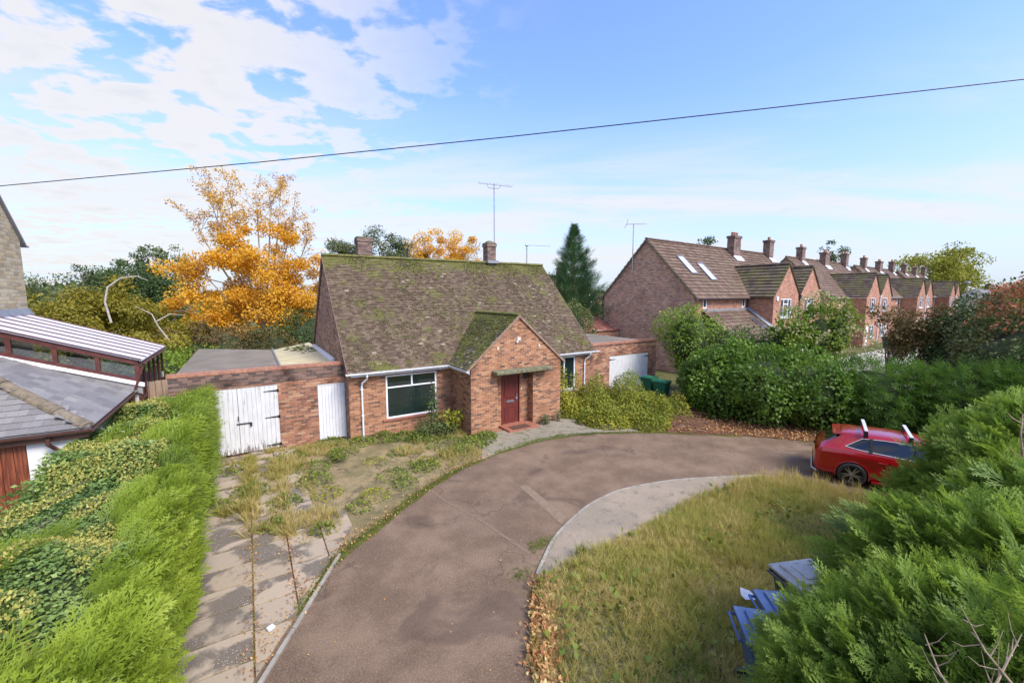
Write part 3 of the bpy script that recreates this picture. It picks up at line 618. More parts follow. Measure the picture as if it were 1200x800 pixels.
# gutters, fascia and pipes
m=MB(); gutter(m,[(2.72,14.93,2.50),(6.62,14.93,2.50)]); gutter(m,[(6.55,14.98,2.50),(6.55,13.30,2.50)]); gutter(m,[(11.16,14.93,2.50),(14.62,14.93,2.50)]); [shift(q_,H1) for q_ in split_build(m,'gutter',WHITE,H1)]
m=MB(); m.box(2.9,6.62,15.0,15.03,2.36,2.50); m.box(6.62,6.65,13.36,15.0,2.36,2.50); m.box(11.1,14.35,15.0,15.03,2.36,2.50); m.box(2.9,6.65,15.03,15.25,2.36,2.38); m.box(11.1,14.3,15.03,15.25,2.36,2.38); [shift(q_,H1) for q_ in split_build(m,'fascia',WHITE,H1)]
for x in (3.42,14.02):
    m=MB(); m.tube([(x,14.93,2.46),(x,14.93,2.36),(x,15.0,2.26),(x-.13,15.14,2.1),(x-.14,15.19,1.98),(x-.14,15.19,.0)],.036,10)
    for z in (1.85,.9): m.box(x-.19,x-.09,15.15,15.25,z,z+.035)
    shift(m.build('downpipe',WHITE,H1,smooth=False),H1)
# porch details
D=MB(); D.box(8.30,9.08,13.83,13.87,.10,2.05); 
dr=D.build('front_door',REDDOOR,H1,bevel=.004); shift(dr,H1)
for (a,b,c,e) in ((8.42,8.96,.22,.80),(8.42,8.96,1.18,1.92)):
    m=MB()
    for q in ((a,b,c,c+.04),(a,b,e-.04,e),(a,a+.04,c+.04,e-.04),(b-.04,b,c+.04,e-.04)): m.box(q[0],q[1],13.812,13.83,q[2],q[3])
    m.build('door_panel_moulding',REDDOOR,dr)
m=MB(); m.box(8.50,8.86,13.805,13.828,.95,1.04); shift(m.build('letterbox',GREYM,dr,bevel=.004),H1)
m=MB(); m.box(8.98,9.02,13.815,13.828,1.0,1.28); m.tube([(9.0,13.81,1.12),(9.0,13.77,1.12),(8.90,13.77,1.12)],.011,8); shift(m.build('door_handle',GREYM,dr),H1)
m=MB(); m.box(8.26,8.30,13.79,13.86,.10,2.09); m.box(9.08,9.12,13.79,13.86,.10,2.09); m.box(8.30,9.08,13.79,13.86,2.05,2.09); shift(m.build('door_frame',REDDOOR,dr),H1)
m=MB(); m.box(7.62,10.20,13.05,13.452,2.25,2.40)
o=shift(m.build('porch_canopy',MOSSC,H1,bevel=.035),H1)
m=MB(); m.box(8.14,9.54,13.0,13.80,0,.09); shift(m.build('porch_step',REDTILE,H1,bevel=.01),H1)
m=MB(); m.box(8.75,8.89,13.38,13.45,3.48,3.60); m.box(8.70,8.78,13.36,13.44,3.40,3.47); shift(m.build('security_light',WHITE,H1,bevel=.01),H1)
m=MB(); m.box(7.86,7.94,13.42,13.45,3.16,3.28); m.box(9.78,9.86,13.42,13.45,3.16,3.28); [shift(q_,H1) for q_ in split_build(m,'vent_cover',plain('cream_vent',(.7,.6,.42),.7),H1)]
m=MB(); m.lathe((9.38,13.72,1.95),[(.0,.2),(.07,.17),(.09,.08),(.075,-.05),(.03,-.08),(0,-.08)],12); m.box(9.36,9.40,13.72,13.82,2.02,2.05); shift(m.build('porch_lantern',BLACKP,H1,smooth=False),H1)
m=MB(); m.box(9.20,9.24,13.795,13.815,1.42,1.50); shift(m.build('doorbell',WHITE,H1),H1)
dm=MB(); dm.box(8.36,9.16,12.72,13.14,.0,.018); dm=dm.build('doormat',COIR,bevel=.006); tag(dm,'dark brown coir doormat on the red porch step','doormat'); dm.location=(0,0,.014)
dm.location.z=.092; dm.location.y=.28
# ------------------------------------------------------------------ garage blocks
def board_door(par,x0,x1,y,z0,z1,n,name,mat,hinges=()):
    m=MB(); w=(x1-x0)/n
    for k in range(n):
        m.box(x0+k*w+.004,x0+(k+1)*w-.004,y-.012+random.uniform(-.002,.002),y+.02,z0+random.uniform(0,.015),z1)
    m.box(x0,x1,y+.02,y+.035,z0,z1)
    o=m.build(name,mat,par); shift(o,par)
    for z,d in hinges:
        h=MB(); xa=x1 if d<0 else x0; h.hexa([(xa,y-.022,z-.03),(xa+d*.42,y-.022,z-.01),(xa+d*.42,y-.012,z-.01),(xa,y-.012,z-.03),(xa,y-.022,z+.03),(xa+d*.42,y-.022,z+.01),(xa+d*.42,y-.012,z+.01),(xa,y-.012,z+.03)]); h.box(xa-.03,xa+.03,y-.03,y-.012,z-.05,z+.05); shift(h.build('hinge',IRON,o),par)
    return o
G1=thing('garage','flat roofed brick garage with white double doors left of the bungalow','garage',(.4,20,0))
GY=15.9; m=MB()
wall(m,(-2.15,GY),(2.85,GY),0,2.30,[(-1.60+2.15,.70+2.15,0,2.23,.06),(1.93+2.15,2.83+2.15,0,2.06,.06)]); m.f  # front
wall(m,(-2.15,25.4),(-2.15,GY),0,2.45); wall(m,(2.8,23.7),(2.8,26),0,2.4); wall(m,(.9,23.2),(-2.15,25.4),0,2.45); wall(m,(2.8,26),(.9,23.2),0,2.4)
shift(m.build('wall',BR_OLD,G1),G1)
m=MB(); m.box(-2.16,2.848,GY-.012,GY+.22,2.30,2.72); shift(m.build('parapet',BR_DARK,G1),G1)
m=MB(); m.box(-2.19,2.845,GY-.03,GY+.25,2.72,2.83); shift(m.build('coping',COPING,G1,bevel=.008),G1)
m=MB(); m.prism([(-2.15,GY+.2),(.87,GY+.2),(.87,23.2),(-2.15,25.4)],2.45,2.60); shift(m.build('felt_roof',FELT,G1),G1)
m=MB(); m.prism([(.91,GY+.2),(2.85,GY+.2),(2.85,26.0),(.91,23.25)],2.40,2.57); shift(m.build('yellow_roof',YELROOF,G1),G1)
m=MB(); m.box(.86,.92,GY+.2,23.2,2.5,2.66); shift(m.build('roof_kerb',LEAD,G1),G1)
m=MB(); m.hexa([(2.70,17.9,2.575),(2.846,17.9,2.575),(2.846,23.75,2.575),(2.70,23.75,2.575),(2.80,17.9,2.72),(2.846,17.9,2.72),(2.846,23.75,2.72),(2.80,23.75,2.72)]); shift(m.build('wall_flashing',WHITE,G1),G1)
for k in range(60):
    pass
m=MB()
for k in range(46):
    x=random.gauss(2.1,.3);y=random.gauss(23.3,.9); x=min(x,2.6); a=random.uniform(0,3); s=random.uniform(.06,.14); m.hexa([(x-s,y-s*.4,2.572),(x+s,y-s*.5,2.572),(x+s*.8,y+s*.5,2.572),(x-s*.8,y+s*.4,2.572),(x-s*.7,y-s*.3,2.61),(x+s*.6,y-s*.3,2.61),(x+s*.5,y+s*.3,2.61),(x-s*.5,y+s*.2,2.61)])
tag(shift(m.build('roof_moss',MOSS,G1),G1),kind='stuff')
d1=board_door(G1,-1.60,-.455,GY+.03,.04,2.23,9,'garage_door',WORN); d2=board_door(G1,-.445,.70,GY+.03,.04,2.23,9,'garage_door',WORN,((2.02,-1),(1.12,-1),(.16,-1)))
m=MB(); m.box(-.52,-.10,GY-.01,GY+.005,1.02,1.055); m.box(-.15,-.09,GY-.03,GY-.005,.93,1.05); m.tube([(-.46,GY,1.3),(-.46,GY-.05,1.27),(-.46,GY-.05,1.18),(-.46,GY,1.15)],.012,6); shift(m.build('door_bolt',IRON,d2),G1)
d3=board_door(G1,1.96,2.80,GY+.03,.03,2.03,8,'side_door',WHITE)
m=MB(); m.box(1.93,1.96,GY-.0,GY+.05,0,2.06); m.box(2.80,2.83,GY-.0,GY+.05,0,2.06); m.box(1.96,2.80,GY-.0,GY+.05,2.03,2.06); shift(m.build('door_frame',WHITE,d3),G1)
G2=thing('garage','small flat roofed brick garage with one white door right of the bungalow','garage',(17,18,0))
m=MB(); wall(m,(14.30,FY),(19.3,FY),0,2.62,[(15.66-14.3,18.66-14.3,.0,2.09,.06)]); wall(m,(19.3,FY),(19.3,21),0,2.62); wall(m,(19.3,21),(14.3,21),0,2.62); shift(m.build('wall',BR_OLD,G2),G2)
m=MB(); m.box(14.42,19.33,FY-.035,FY+.24,2.70,2.82); shift(m.build('coping',COPING,G2,bevel=.008),G2)
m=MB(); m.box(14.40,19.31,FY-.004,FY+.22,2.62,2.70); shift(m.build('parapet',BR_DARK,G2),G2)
m=MB(); m.box(14.32,19.28,FY+.22,20.98,2.55,2.66); shift(m.build('felt_roof',FELT,G2),G2)
dd=board_door(G2,15.68,18.64,FY+.03,.02,2.07,22,'garage_door',WORN,((1.9,1),(1.9,-1),(.35,1)))
# ------------------------------------------------------------------ left neighbours
N1=thing('outbuilding','low white rendered outbuilding with grey slate hipped roof beside the hedge','outbuilding',(-6,14,0))
m=MB(); ex=-3.12; fy=12.05
wall(m,(-12,fy),(ex,fy),0,2.36,[(-5.2+12,-3.92+12,0,2.24,.08)]); wall(m,(ex,fy),(ex,16.0),0,2.36); m.poly([(ex,16,0),(-12,16,0),(-12,16,2.4),(ex,16,2.4)])
shift(m.build('wall',RENDER,N1),N1)
k=.47; ez=2.47; e1=(-2.93,11.86)
def nz(x): return ez+(e1[0]-x)*k
m=MB(); L=7.2; up=Vector((-L,0,L*k)); 
tiles(m,(e1[0],16.0,ez),(0,-1,0),up,16.0-e1[1],up.length,.30,.21,th=.008,keep=lambda p:(p.y-e1[1])>(e1[0]-p.x)-.12,jit=.6,light=.01)
up2=Vector((0,4.14,4.14*k)); tiles(m,(e1[0]-9,e1[1],ez),(1,0,0),up2,9,up2.length,.30,.21,th=.008,keep=lambda p:(e1[0]-p.x)>(p.y-e1[1])-.12,jit=.6,light=.01)
m.poly([(e1[0],e1[1],ez-.02),(e1[0],16,ez-.02),(e1[0]-L,16,nz(e1[0]-L)-.02),(e1[0]-4.14,16,nz(e1[0]-4.14)-.02)],.2)
m.poly([(e1[0],e1[1],ez-.02),(e1[0]-4.14,16,nz(e1[0]-4.14)-.02),(e1[0]-9,16,nz(e1[0]-4.14)-.02),(e1[0]-9,e1[1],ez-.02)],.2)
shift(m.build('roof',SLATES,N1),N1)
m=MB(); ridge(m,(e1[0]-.03,e1[1]+.03,ez+.03),(e1[0]-4.1,e1[1]+4.1,nz(e1[0]-4.1)+.03),.13,.4); shift(m.build('hip_tiles',RIDGEM,N1),N1)
m=MB(); gutter(m,[(-12,e1[1]-.03,ez-.03),(e1[0]+.03,e1[1]-.03,ez-.03),(e1[0]+.03,16.0,ez-.03)],.055); shift(m.build('gutter',BROWNP,N1),N1)
m=MB(); m.box(-12,-3.0,11.9,11.93,2.26,2.40); m.box(-3.0,-2.97,11.9,16,2.26,2.40); shift(m.build('fascia',BROWNP,N1),N1)
m=MB(); m.tube([(-3.55,11.83,2.34),(-3.55,11.83,2.22),(-3.50,11.95,2.1),(-3.42,12.0,2.0),(-3.42,12.0,0)],.04,10); shift(m.build('downpipe',BROWNP,N1),N1)
board_door(N1,-5.18,-3.94,fy+.05,.02,2.22,7,'door',NDOOR)
P1=thing('timber_fence','pale timber fence panel between the slate roof and the hedge end','fence',(-2.7,17,0))
m=MB()
for j in range(9):
    x=-3.25+j*.16; m.box(x,x+.15,16.9+j*.03,16.93+j*.03,0,2.52+random.uniform(-.02,.02))
shift(m.build('boards',FENCEW,P1),P1); m=MB(); m.box(-3.28,-1.85,17.2,17.24,1.9,2.0); m.box(-3.38,-3.27,16.9,17.0,0,2.6); shift(m.build('post_and_rail',OLDW,P1),P1)
m=MB(); m.box(-3.0,-2.95,15.75,16.2,1.6,2.34); bd=m.build('timber_gate',plain('orange_brown_wood',(.30,.12,.03),.7,var=.2,scale=8)); tag(bd,'narrow orange brown timber gate at the end of the white wall','gate')
CO=thing('conservatory','lean-to conservatory with white ribbed roof and dark red frames','conservatory',(-5,18,0))
cx0,cx1,cy0,cy1=-6.15,-2.80,16.05,20.0; zl=3.34; kz=.372
def cz(x): return zl+(cx1-x)*kz
m=MB(); m.hexa([(cx0,cy0-.12,cz(cx0)),(cx1+.10,cy0-.12,cz(cx1+.10)),(cx1+.10,cy1+.05,cz(cx1+.10)),(cx0,cy1+.05,cz(cx0)),(cx0,cy0-.12,cz(cx0)+.03),(cx1+.10,cy0-.12,cz(cx1+.10)+.03),(cx1+.10,cy1+.05,cz(cx1+.10)+.03),(cx0,cy1+.05,cz(cx0)+.03)])
shift(m.build('roof_sheet',POLY,CO),CO)
m=MB()
for j in range(7):
    y=cy0-.12+j*(cy1-cy0+.17)/6; m.hexa([(cx0,y-.022,cz(cx0)+.03),(cx1+.1,y-.022,cz(cx1+.1)+.03),(cx1+.1,y+.022,cz(cx1+.1)+.03),(cx0,y+.022,cz(cx0)+.03),(cx0,y-.022,cz(cx0)+.06),(cx1+.1,y-.022,cz(cx1+.1)+.06),(cx1+.1,y+.022,cz(cx1+.1)+.06),(cx0,y+.022,cz(cx0)+.06)])
shift(m.build('glazing_bars',BROWNW,CO),CO)
m=MB()
def rail(y0,y1,da,db):  # band following the roof rake on the near face
    m.hexa([(cx0,y0,cz(cx0)+da),(cx1,y0,cz(cx1)+da),(cx1,y1,cz(cx1)+da),(cx0,y1,cz(cx0)+da),(cx0,y0,cz(cx0)+db),(cx1,y0,cz(cx1)+db),(cx1,y1,cz(cx1)+db),(cx0,y1,cz(cx0)+db)])
rail(cy0-.06,cy0+.02,-.16,-.01); rail(cy0-.03,cy0+.03,-.66,-.56)
for j in range(5):
    x=cx1-.04-j*.82; m.box(x-.05,x+.05,cy0-.04,cy0+.02,cz(x)-.56,cz(x)-.14)
m.box(cx1-.05,cx1+.02,cy0,cy1,zl-.16,zl-.02); m.box(cx1-.04,cx1+.01,cy0,cy1,2.1,2.2)
for j in range(6):
    y=cy0+j*(cy1-cy0)/5; m.box(cx1-.05,cx1+.015,y-.035,y+.035,0.8,zl-.1)
shift(m.build('frame',BROWNW,CO),CO)
m=MB(); m.poly([(cx0,cy0,cz(cx0)-.56),(cx1,cy0,cz(cx1)-.56),(cx1,cy0,cz(cx1)-.1),(cx0,cy0,cz(cx0)-.1)]); m.poly([(cx1-.02,cy0,.8),(cx1-.02,cy1,.8),(cx1-.02,cy1,zl-.1),(cx1-.02,cy0,zl-.1)]); shift(m.build('panes',CLEAR,CO),CO)
m=MB(); m.box(cx0,cx1,cy1-.05,cy1,0,2.4); m.box(cx1-.06,cx1+.0,cy0,cy1,0,.8); m.box(cx0,cx1,cy0+.02,cy0+.1,0,2.5); shift(m.build('base_wall',RENDER,CO),CO)
m=MB(); F2=lambda x,d:(x,cy0-.07,nz(x)-.06+d)
m.hexa([(cx0-.2,cy0-.07,nz(cx0-.2)-.06),(cx1+.05,cy0-.07,nz(cx1+.05)-.06),(cx1+.05,cy0+.015,nz(cx1+.05)-.06),(cx0-.2,cy0+.015,nz(cx0-.2)-.06),(cx0-.2,cy0-.04,cz(cx0-.2)-.74),(cx1+.05,cy0-.04,cz(cx1+.05)-.74),(cx1+.05,cy0+.015,cz(cx1+.05)-.74),(cx0-.2,cy0+.015,cz(cx0-.2)-.74)]); shift(m.build('slate_upstand',SLATES,CO),CO)
m=MB(); m.hexa([(cx0-.2,cy0-.10,cz(cx0-.2)-.74),(cx1+.1,cy0-.10,cz(cx1+.1)-.76),(cx1+.1,cy0+.02,cz(cx1+.1)-.76),(cx0-.2,cy0+.02,cz(cx0-.2)-.76),(cx0-.2,cy0-.05,cz(cx0-.2)-.66),(cx1+.1,cy0-.05,cz(cx1+.1)-.66),(cx1+.1,cy0+.02,cz(cx1+.1)-.66),(cx0-.2,cy0+.02,cz(cx0-.2)-.66)]); shift(m.build('white_flashing',RENDER,CO),CO)
m=MB(); gutter(m,[(cx1+.15,cy0-.14,zl-.06),(cx1+.15,cy1+.08,zl-.06)],.05); m.tube([(cx1+.13,cy0-.05,zl-.1),(cx1+.05,cy0-.05,zl-.35),(cx1-.10,cy0-.10,2.5)],.035,8); shift(m.build('gutter',BROWNW,CO),CO)
S1=thing('stone_house','tall yellow stone house gable at the far left edge','house',(-10,17,0))
sx=-6.17; yb=20.35; ya=9.6; ym=(ya+yb)/2; apz=7.0+(yb-ym)*.95
m=MB(); m.poly([(sx,ya,0),(sx,yb,0),(sx,yb,7.0),(sx,ym,apz),(sx,ya,7.0)]); m.poly([(sx,yb,0),(-16,yb,0),(-16,yb,7),(sx,yb,7)]); m.poly([(-16,ya,0),(sx,ya,0),(sx,ya,7),(-16,ya,7)]); m.poly([(-16,yb,0),(-16,ya,0),(-16,ya,7),(-16,ym,apz),(-16,yb,7)])
shift(m.build('wall',STONE,S1),S1)
m=MB()
for sgn in (1,-1):
    yo=ym+sgn*(yb-ym+.22); zo=7.0-.21
    p=[(sx+.08,yo,zo),(-16.1,yo,zo),(-16.1,ym,apz),(sx+.08,ym,apz)]; m.hexa([*p,*[(a,b,c+.10) for a,b,c in p]])
shift(m.build('roof',SLATES,S1),S1)
m=MB(); gutter(m,[(sx+.1,yb+.30,6.86),(-16,yb+.30,6.86)],.06); shift(m.build('gutter',LEAD,S1),S1)
m=MB(); m.hexa([(sx-.0,14,cz(sx)+.02),(sx+.14,14,cz(sx+.14)+.035),(sx+.14,yb,cz(sx+.14)+.035),(sx,yb,cz(sx)+.02),(sx,14,cz(sx)+.20),(sx+.02,14,cz(sx)+.20),(sx+.02,yb,cz(sx)+.20),(sx,yb,cz(sx)+.20)]); shift(m.build('lead_flashing',LEAD,S1),S1)
m=MB(); m.hexa([(sx+.03,14.2,cz(sx)-.02),(sx+1.25,14.2,cz(sx+1.25)-.02),(sx+1.25,16.0,cz(sx+1.25)-.02),(sx+.03,16.0,cz(sx)-.02),(sx+.03,14.2,cz(sx)+.05),(sx+1.25,14.2,cz(sx+1.25)+.05),(sx+1.25,16.0,cz(sx+1.25)+.05),(sx+.03,16.0,cz(sx)+.05)])
# ------------------------------------------------------------------ terrace to the right (local x along the row)
def terrace_block(label,loc,x0,x1,ext=False):
    T=thing('terraced_house',label,'house',loc,rad(3.5),'terraced brick houses with paired front gables')
    D_=7.6; EZt=5.3; RZt=9.2; g0=7.1; gw=4.4; pr=1.8; s_=(RZt-EZt)/3.8
    m=MB()
    small=[(1.05-x0,1.55-x0,4.35,5.02),(6.35-x0,6.85-x0,4.35,5.02)] if ext else [(5.6-x0,6.3-x0,4.2,5.0)]
    wall(m,(x0,0),(g0,0),0,EZt,small); wall(m,(g0+2*gw,0),(x1,0),0,EZt,[(17.0-g0-2*gw,17.8-g0-2*gw,3.8,5.0)])
    wall(m,(x1,0),(x1,D_),0,EZt); m.poly([(x1,0,EZt),(x1,D_,EZt),(x1,3.8,RZt)]); wall(m,(x1,D_),(x0,D_),0,EZt)
    wall(m,(g0,0),(g0,-pr),0,EZt-.05); wall(m,(g0+2*gw,-pr),(g0+2*gw,0),0,EZt-.05)
    m.build('front_wall',BR_TERR2,T)
    m=MB(); wall(m,(x0,D_),(x0,0),0,EZt); m.poly([(x0,D_,EZt),(x0,0,EZt),(x0,3.8,RZt)]); m.build('gable_wall',BR_TERR,T)
    gm=MB()
    for k_ in (0,1):
        a=g0+k_*gw; gd=(3.0,3.9,0,2.1) if k_ else (.6,1.5,0,2.1)
        ops=[(1.2,3.1,3.62,5.0),(1.0,2.6,.85,2.15) if k_ else (1.7,3.3,.85,2.15),gd]
        wall(gm,(a,-pr),(a+gw,-pr),0,EZt-.05,ops); gm.poly([(a,-pr,EZt-.05),(a+gw,-pr,EZt-.05),(a+gw/2,-pr,7.5)])
        for o_ in ops:
            if o_ is gd: continue
            zt=o_[3]-.42
            window(T,(a+o_[0],-pr),(a+o_[1],-pr),o_[2],o_[3],.06,mull=[((o_[1]-o_[0])*.5,o_[2]+.06,o_[3]-.06)] if o_[1]-o_[0]<1.7 else [((o_[1]-o_[0])*.3,o_[2]+.06,o_[3]-.06),((o_[1]-o_[0])*.7,o_[2]+.06,o_[3]-.06)],trans=[(zt,(o_[1]-o_[0])*.3,(o_[1]-o_[0])*.7)],fw=.09,glassm=GLASSF)
            s=MB(); s.box(a+o_[0]-.08,a+o_[1]+.08,-pr-.08,-pr+.02,o_[2]-.09,o_[2]-.002); s.build('window_sill',UPVC,T)
        s=MB(); s.box(a+gd[0]+.0,a+gd[1],-pr+.04,-pr+.08,0,2.1); s.build('door',UPVC,T)
    gm.build('gable_front',BR_TERR2,T)
    for o_ in small:
        window(T,(x0+o_[0],0),(x0+o_[1],0),o_[2],o_[3],.05,fw=.10,glassm=GLASSF)
    window(T,(17.0,0),(17.8,0),3.8,5.0,.05,fw=.09,glassm=GLASSF)
    # main roof
    m=MB(); u0,u1=x0-.12,x1+.12; yo=-.30; zo=EZt+yo*s_; sl_=Vector((0,3.8-yo,RZt-zo))
    tiles(m,(u0,yo,zo),(1,0,0),sl_,u1-u0,sl_.length,.33,.33,th=.035,jit=.4,light=.0,lift=.02)
    tiles(m,(u1,D_-yo,zo),(-1,0,0),Vector((0,-(3.8-yo),RZt-zo)),u1-u0,sl_.length,.5,.4,th=.03,jit=.4,light=.0,lift=.02)
    m.poly([(u0,yo,zo-.03),(u1,yo,zo-.03),(u1,3.8,RZt-.03),(u0,3.8,RZt-.03)],.2); m.poly([(u1,D_-yo,zo-.03),(u0,D_-yo,zo-.03),(u0,3.8,RZt-.03),(u1,3.8,RZt-.03)],.2)
    ridge(m,(u0,3.8,RZt+.03),(u1,3.8,RZt+.03),.13,.45); m.build('roof',TTILES,T)
    m=MB()
    for k_ in (0,1):
        a=g0+k_*gw; h=7.5; sx_=(h-(EZt-.05))/(gw/2); ov=.14
        la=Vector((gw/2+(ov if k_==0 else 0),0,(gw/2+(ov if k_==0 else 0))*sx_)); ax=a-(ov if k_==0 else 0); az_=EZt-.05-(ov if k_==0 else 0)*sx_
        tiles(m,(ax,2.4,az_),(0,-1,0),la,2.4+pr+.10,la.length,.33,.33,th=.035,jit=.4,light=0,lift=.03)
        rb=Vector((-(gw/2+(ov if k_ else 0)),0,(gw/2+(ov if k_ else 0))*sx_)); bx_=a+gw+(ov if k_ else 0); bz=EZt-.05-(ov if k_ else 0)*sx_
        tiles(m,(bx_,-pr-.10,bz),(0,1,0),rb,2.4+pr+.10,rb.length,.33,.33,th=.035,jit=.4,light=0,lift=.03)
        ridge(m,(a+gw/2,-pr-.10,h+.06),(a+gw/2,2.3,h+.06),.12,.4)
        m.poly([(ax,2.4,az_-.02),(ax,-pr-.1,az_-.02),(a+gw/2,-pr-.1,h-.02),(a+gw/2,2.4,h-.02)],.2); m.poly([(bx_,-pr-.1,bz-.02),(bx_,2.4,bz-.02),(a+gw/2,2.4,h-.02),(a+gw/2,-pr-.1,h-.02)],.2)
    m.build('gable_roof',TTILES_M,T)
    m=MB(); gutter(m,[(x0-.1,yo-.05,zo+.0),(g0-.1,yo-.05,zo)],.06); gutter(m,[(g0+2*gw+.1,yo-.05,zo),(x1,yo-.05,zo)],.06); gutter(m,[(g0-.2,-.3,5.02),(g0-.2,-pr,5.02)],.05)
    m.tube([(g0+gw,-pr-.06,5.2),(g0+gw,-pr-.06,0)],.045,8); m.box(g0+gw-.12,g0+gw+.12,-pr-.16,-pr-.01,5.0,5.25); m.tube([(g0-.12,-.1,4.95),(g0-.12,-.1,2.4)],.045,8); split_build(m,'gutter',BLACKP if ext else WHITE,T)
    m=MB(); m.box(x0-.06,x0-.02,-.28,3.8,0,.0) if False else None
    for (ya_,yb_) in ((yo,3.8),(D_-yo,3.8)):
        m.hexa([(x0-.14,ya_,zo-.16),(x0-.02,ya_,zo-.16),(x0-.02,yb_,RZt-.16),(x0-.14,yb_,RZt-.16),(x0-.14,ya_,zo),(x0-.02,ya_,zo),(x0-.02,yb_,RZt),(x0-.14,yb_,RZt)])
    m.build('verge',RIDGEM,T)
    def ch(cx,cy,w,z1,pots,fl=True):
        m=MB(); m.box(cx-w/2,cx+w/2,cy-.3,cy+.3,7.2,z1-.2); m.box(cx-w/2-.06,cx+w/2+.06,cy-.36,cy+.36,z1-.2,z1); c=m.build('chimney',CHIM,T)
        for j in range(pots):
            m=MB(); m.lathe((cx+(j-(pots-1)/2)*.34,cy,z1),[(.13,0),(.11,.22),(.13,.24),(.13,.3),(.09,.3)],10); m.build('chimney_pot',COPING,c)
        if fl: m=MB(); zz=RZt-abs(cy-3.8)*s_; m.hexa([(cx-w/2,cy-.62,zz-.60+.06),(cx+w/2+.12,cy-.62,zz-.60+.06),(cx+w/2+.12,cy-.3,zz-.27+.06),(cx-w/2,cy-.3,zz-.27+.06),(cx-w/2,cy-.62,zz-.60+.14),(cx+w/2+.12,cy-.62,zz-.60+.14),(cx+w/2+.12,cy-.3,zz-.27+.16),(cx-w/2,cy-.3,zz-.27+.16)]); m.build('chimney_flashing',UPVC,c)
    ch(11.3,3.3,1.15,10.25,3) if ext else ch(11.3,3.4,1.3,10.15,2)
    if not ext: ch(5.0,3.6,.8,10.35,1)
    ch(18.3,3.5,.85,10.45,1)
    return T
base=Vector((24.40,16.45,0)); stp=Vector((21.2,1.3,0))
T1=terrace_block('nearest terraced house with plain brick gable end and two roof windows',base,0,19.0,True)
# extras on the near block
def local(par,m,name,mat,**k): return m.build(name,mat,par,**k)
SK=[(2.55,.60,.98,1.95),(4.05,.60,.98,1.95)]
for (sx_,sw,t0,t1) in [(1.7,.80,2.35,4.15),(3.55,.80,1.75,3.5)]:
    s_=3.9/3.8; un=Vector((0,1,s_)).normalized(); nn_=Vector((0,-s_,1)).normalized(); o=Vector((sx_,-.3,5.3-.3*s_))
    def q(x,l,h): return tuple(o+Vector((x,0,0))+un*l+nn_*h)
    m=MB()
    for (a,b,c,d_) in ((0,sw,t0,t0+.09),(0,sw,t1-.09,t1),(0,.07,t0+.09,t1-.09),(sw-.07,sw,t0+.09,t1-.09)):
        m.hexa([q(a,c,.02),q(b,c,.02),q(b,d_,.02),q(a,d_,.02),q(a,c,.13),q(b,c,.13),q(b,d_,.13),q(a,d_,.13)])
    o2=m.build('roof_window',LEAD,T1)
    m=MB(); m.hexa([q(.06,t0+.08,.03),q(sw-.06,t0+.08,.03),q(sw-.06,t1-.08,.03),q(.06,t1-.08,.03),q(.06,t0+.08,.10),q(sw-.06,t0+.08,.10),q(sw-.06,t1-.08,.10),q(.06,t1-.08,.10)]); m.build('pane',SKYL,o2)
m=MB(); up=Vector((0,2.9,2.15)); tiles(m,(.9,-2.95,2.05),(1,0,0),up,6.15,up.length,.33,.33,th=.03,jit=.4,light=0,lift=.02); m.poly([(.9,-2.95,2.03),(7.05,-2.95,2.03),(7.05,-.02,4.2),(.9,-.02,4.2)],.2); m.build('lean_to_roof',TTILES,T1)
m=MB(); m.box(.95,7.05,-2.8,-2.7,0,2.1); m.box(.95,1.05,-2.7,0,0,2.2); m.build('lean_to_wall',BR_TERR2,T1)
m=MB(); m.box(.9,7.1,-.12,-.004,4.17,4.30); m.hexa([(6.86,-2.95,2.12),(7.09,-2.95,2.12),(7.09,-.1,4.24),(6.86,-.1,4.24),(6.86,-2.95,2.17),(7.09,-2.95,2.30),(7.09,-.1,4.42),(6.86,-.1,4.29)]); m.build('lead_flashing',LEAD,T1)
un=Vector((0,2.9,2.15)).normalized(); nn_=Vector((0,-2.15,2.9)).normalized(); o=Vector((5.6,-2.95,2.05))
m=MB(); P=lambda x,l,h: tuple(o+Vector((x,0,0))+un*l+nn_*h)
m.hexa([P(0,1.5,.02),P(.7,1.5,.02),P(.7,2.6,.02),P(0,2.6,.02),P(0,1.5,.12),P(.7,1.5,.12),P(.7,2.6,.12),P(0,2.6,.12)]); o3=m.build('roof_window',GREYM,T1); m=MB(); m.hexa([P(.1,1.6,.11),P(.6,1.6,.11),P(.6,2.5,.11),P(.1,2.5,.11),P(.1,1.6,.135),P(.6,1.6,.135),P(.6,2.5,.135),P(.1,2.5,.135)]); m.build('pane',GLASSF,o3)
m=MB(); m.tube([(-.12,4.9,7.0),(-.12,4.9,10.4)],.035,6); m.tube([(-.5,5.2,10.35),(.5,4.4,10.35)],.02,5)
for j in range(5): m.tube([(-.35+j*.2,5.35-j*.16,10.37),(-.15+j*.2,4.95-j*.16,10.37)],.01,4)
m.tube([(-.5,5.4,10.1),(-.5,5.2,10.4),(-.5,5.1,10.7)],.015,5); m.build('tv_aerial',GREYM,T1)
m=MB(); m.lathe((7.65,-1.86,5.0),[(0,0),(.17,0),(.17,.07),(0,.07)],14,'y'); m.build('alarm_box',WHITE,T1)
lab=['second terraced house from the left with paired gables and green bin outside','third terraced house along with white downpipe between the gables','farthest terraced house next to the street lamp']
for k_ in range(1,4):
    if k_==1: T2=terrace_block(lab[0],base+stp,2.0,19.0)
    else:
        c=copy_tree(T2); c.location=base+stp*k_; c['label']=lab[k_-1]
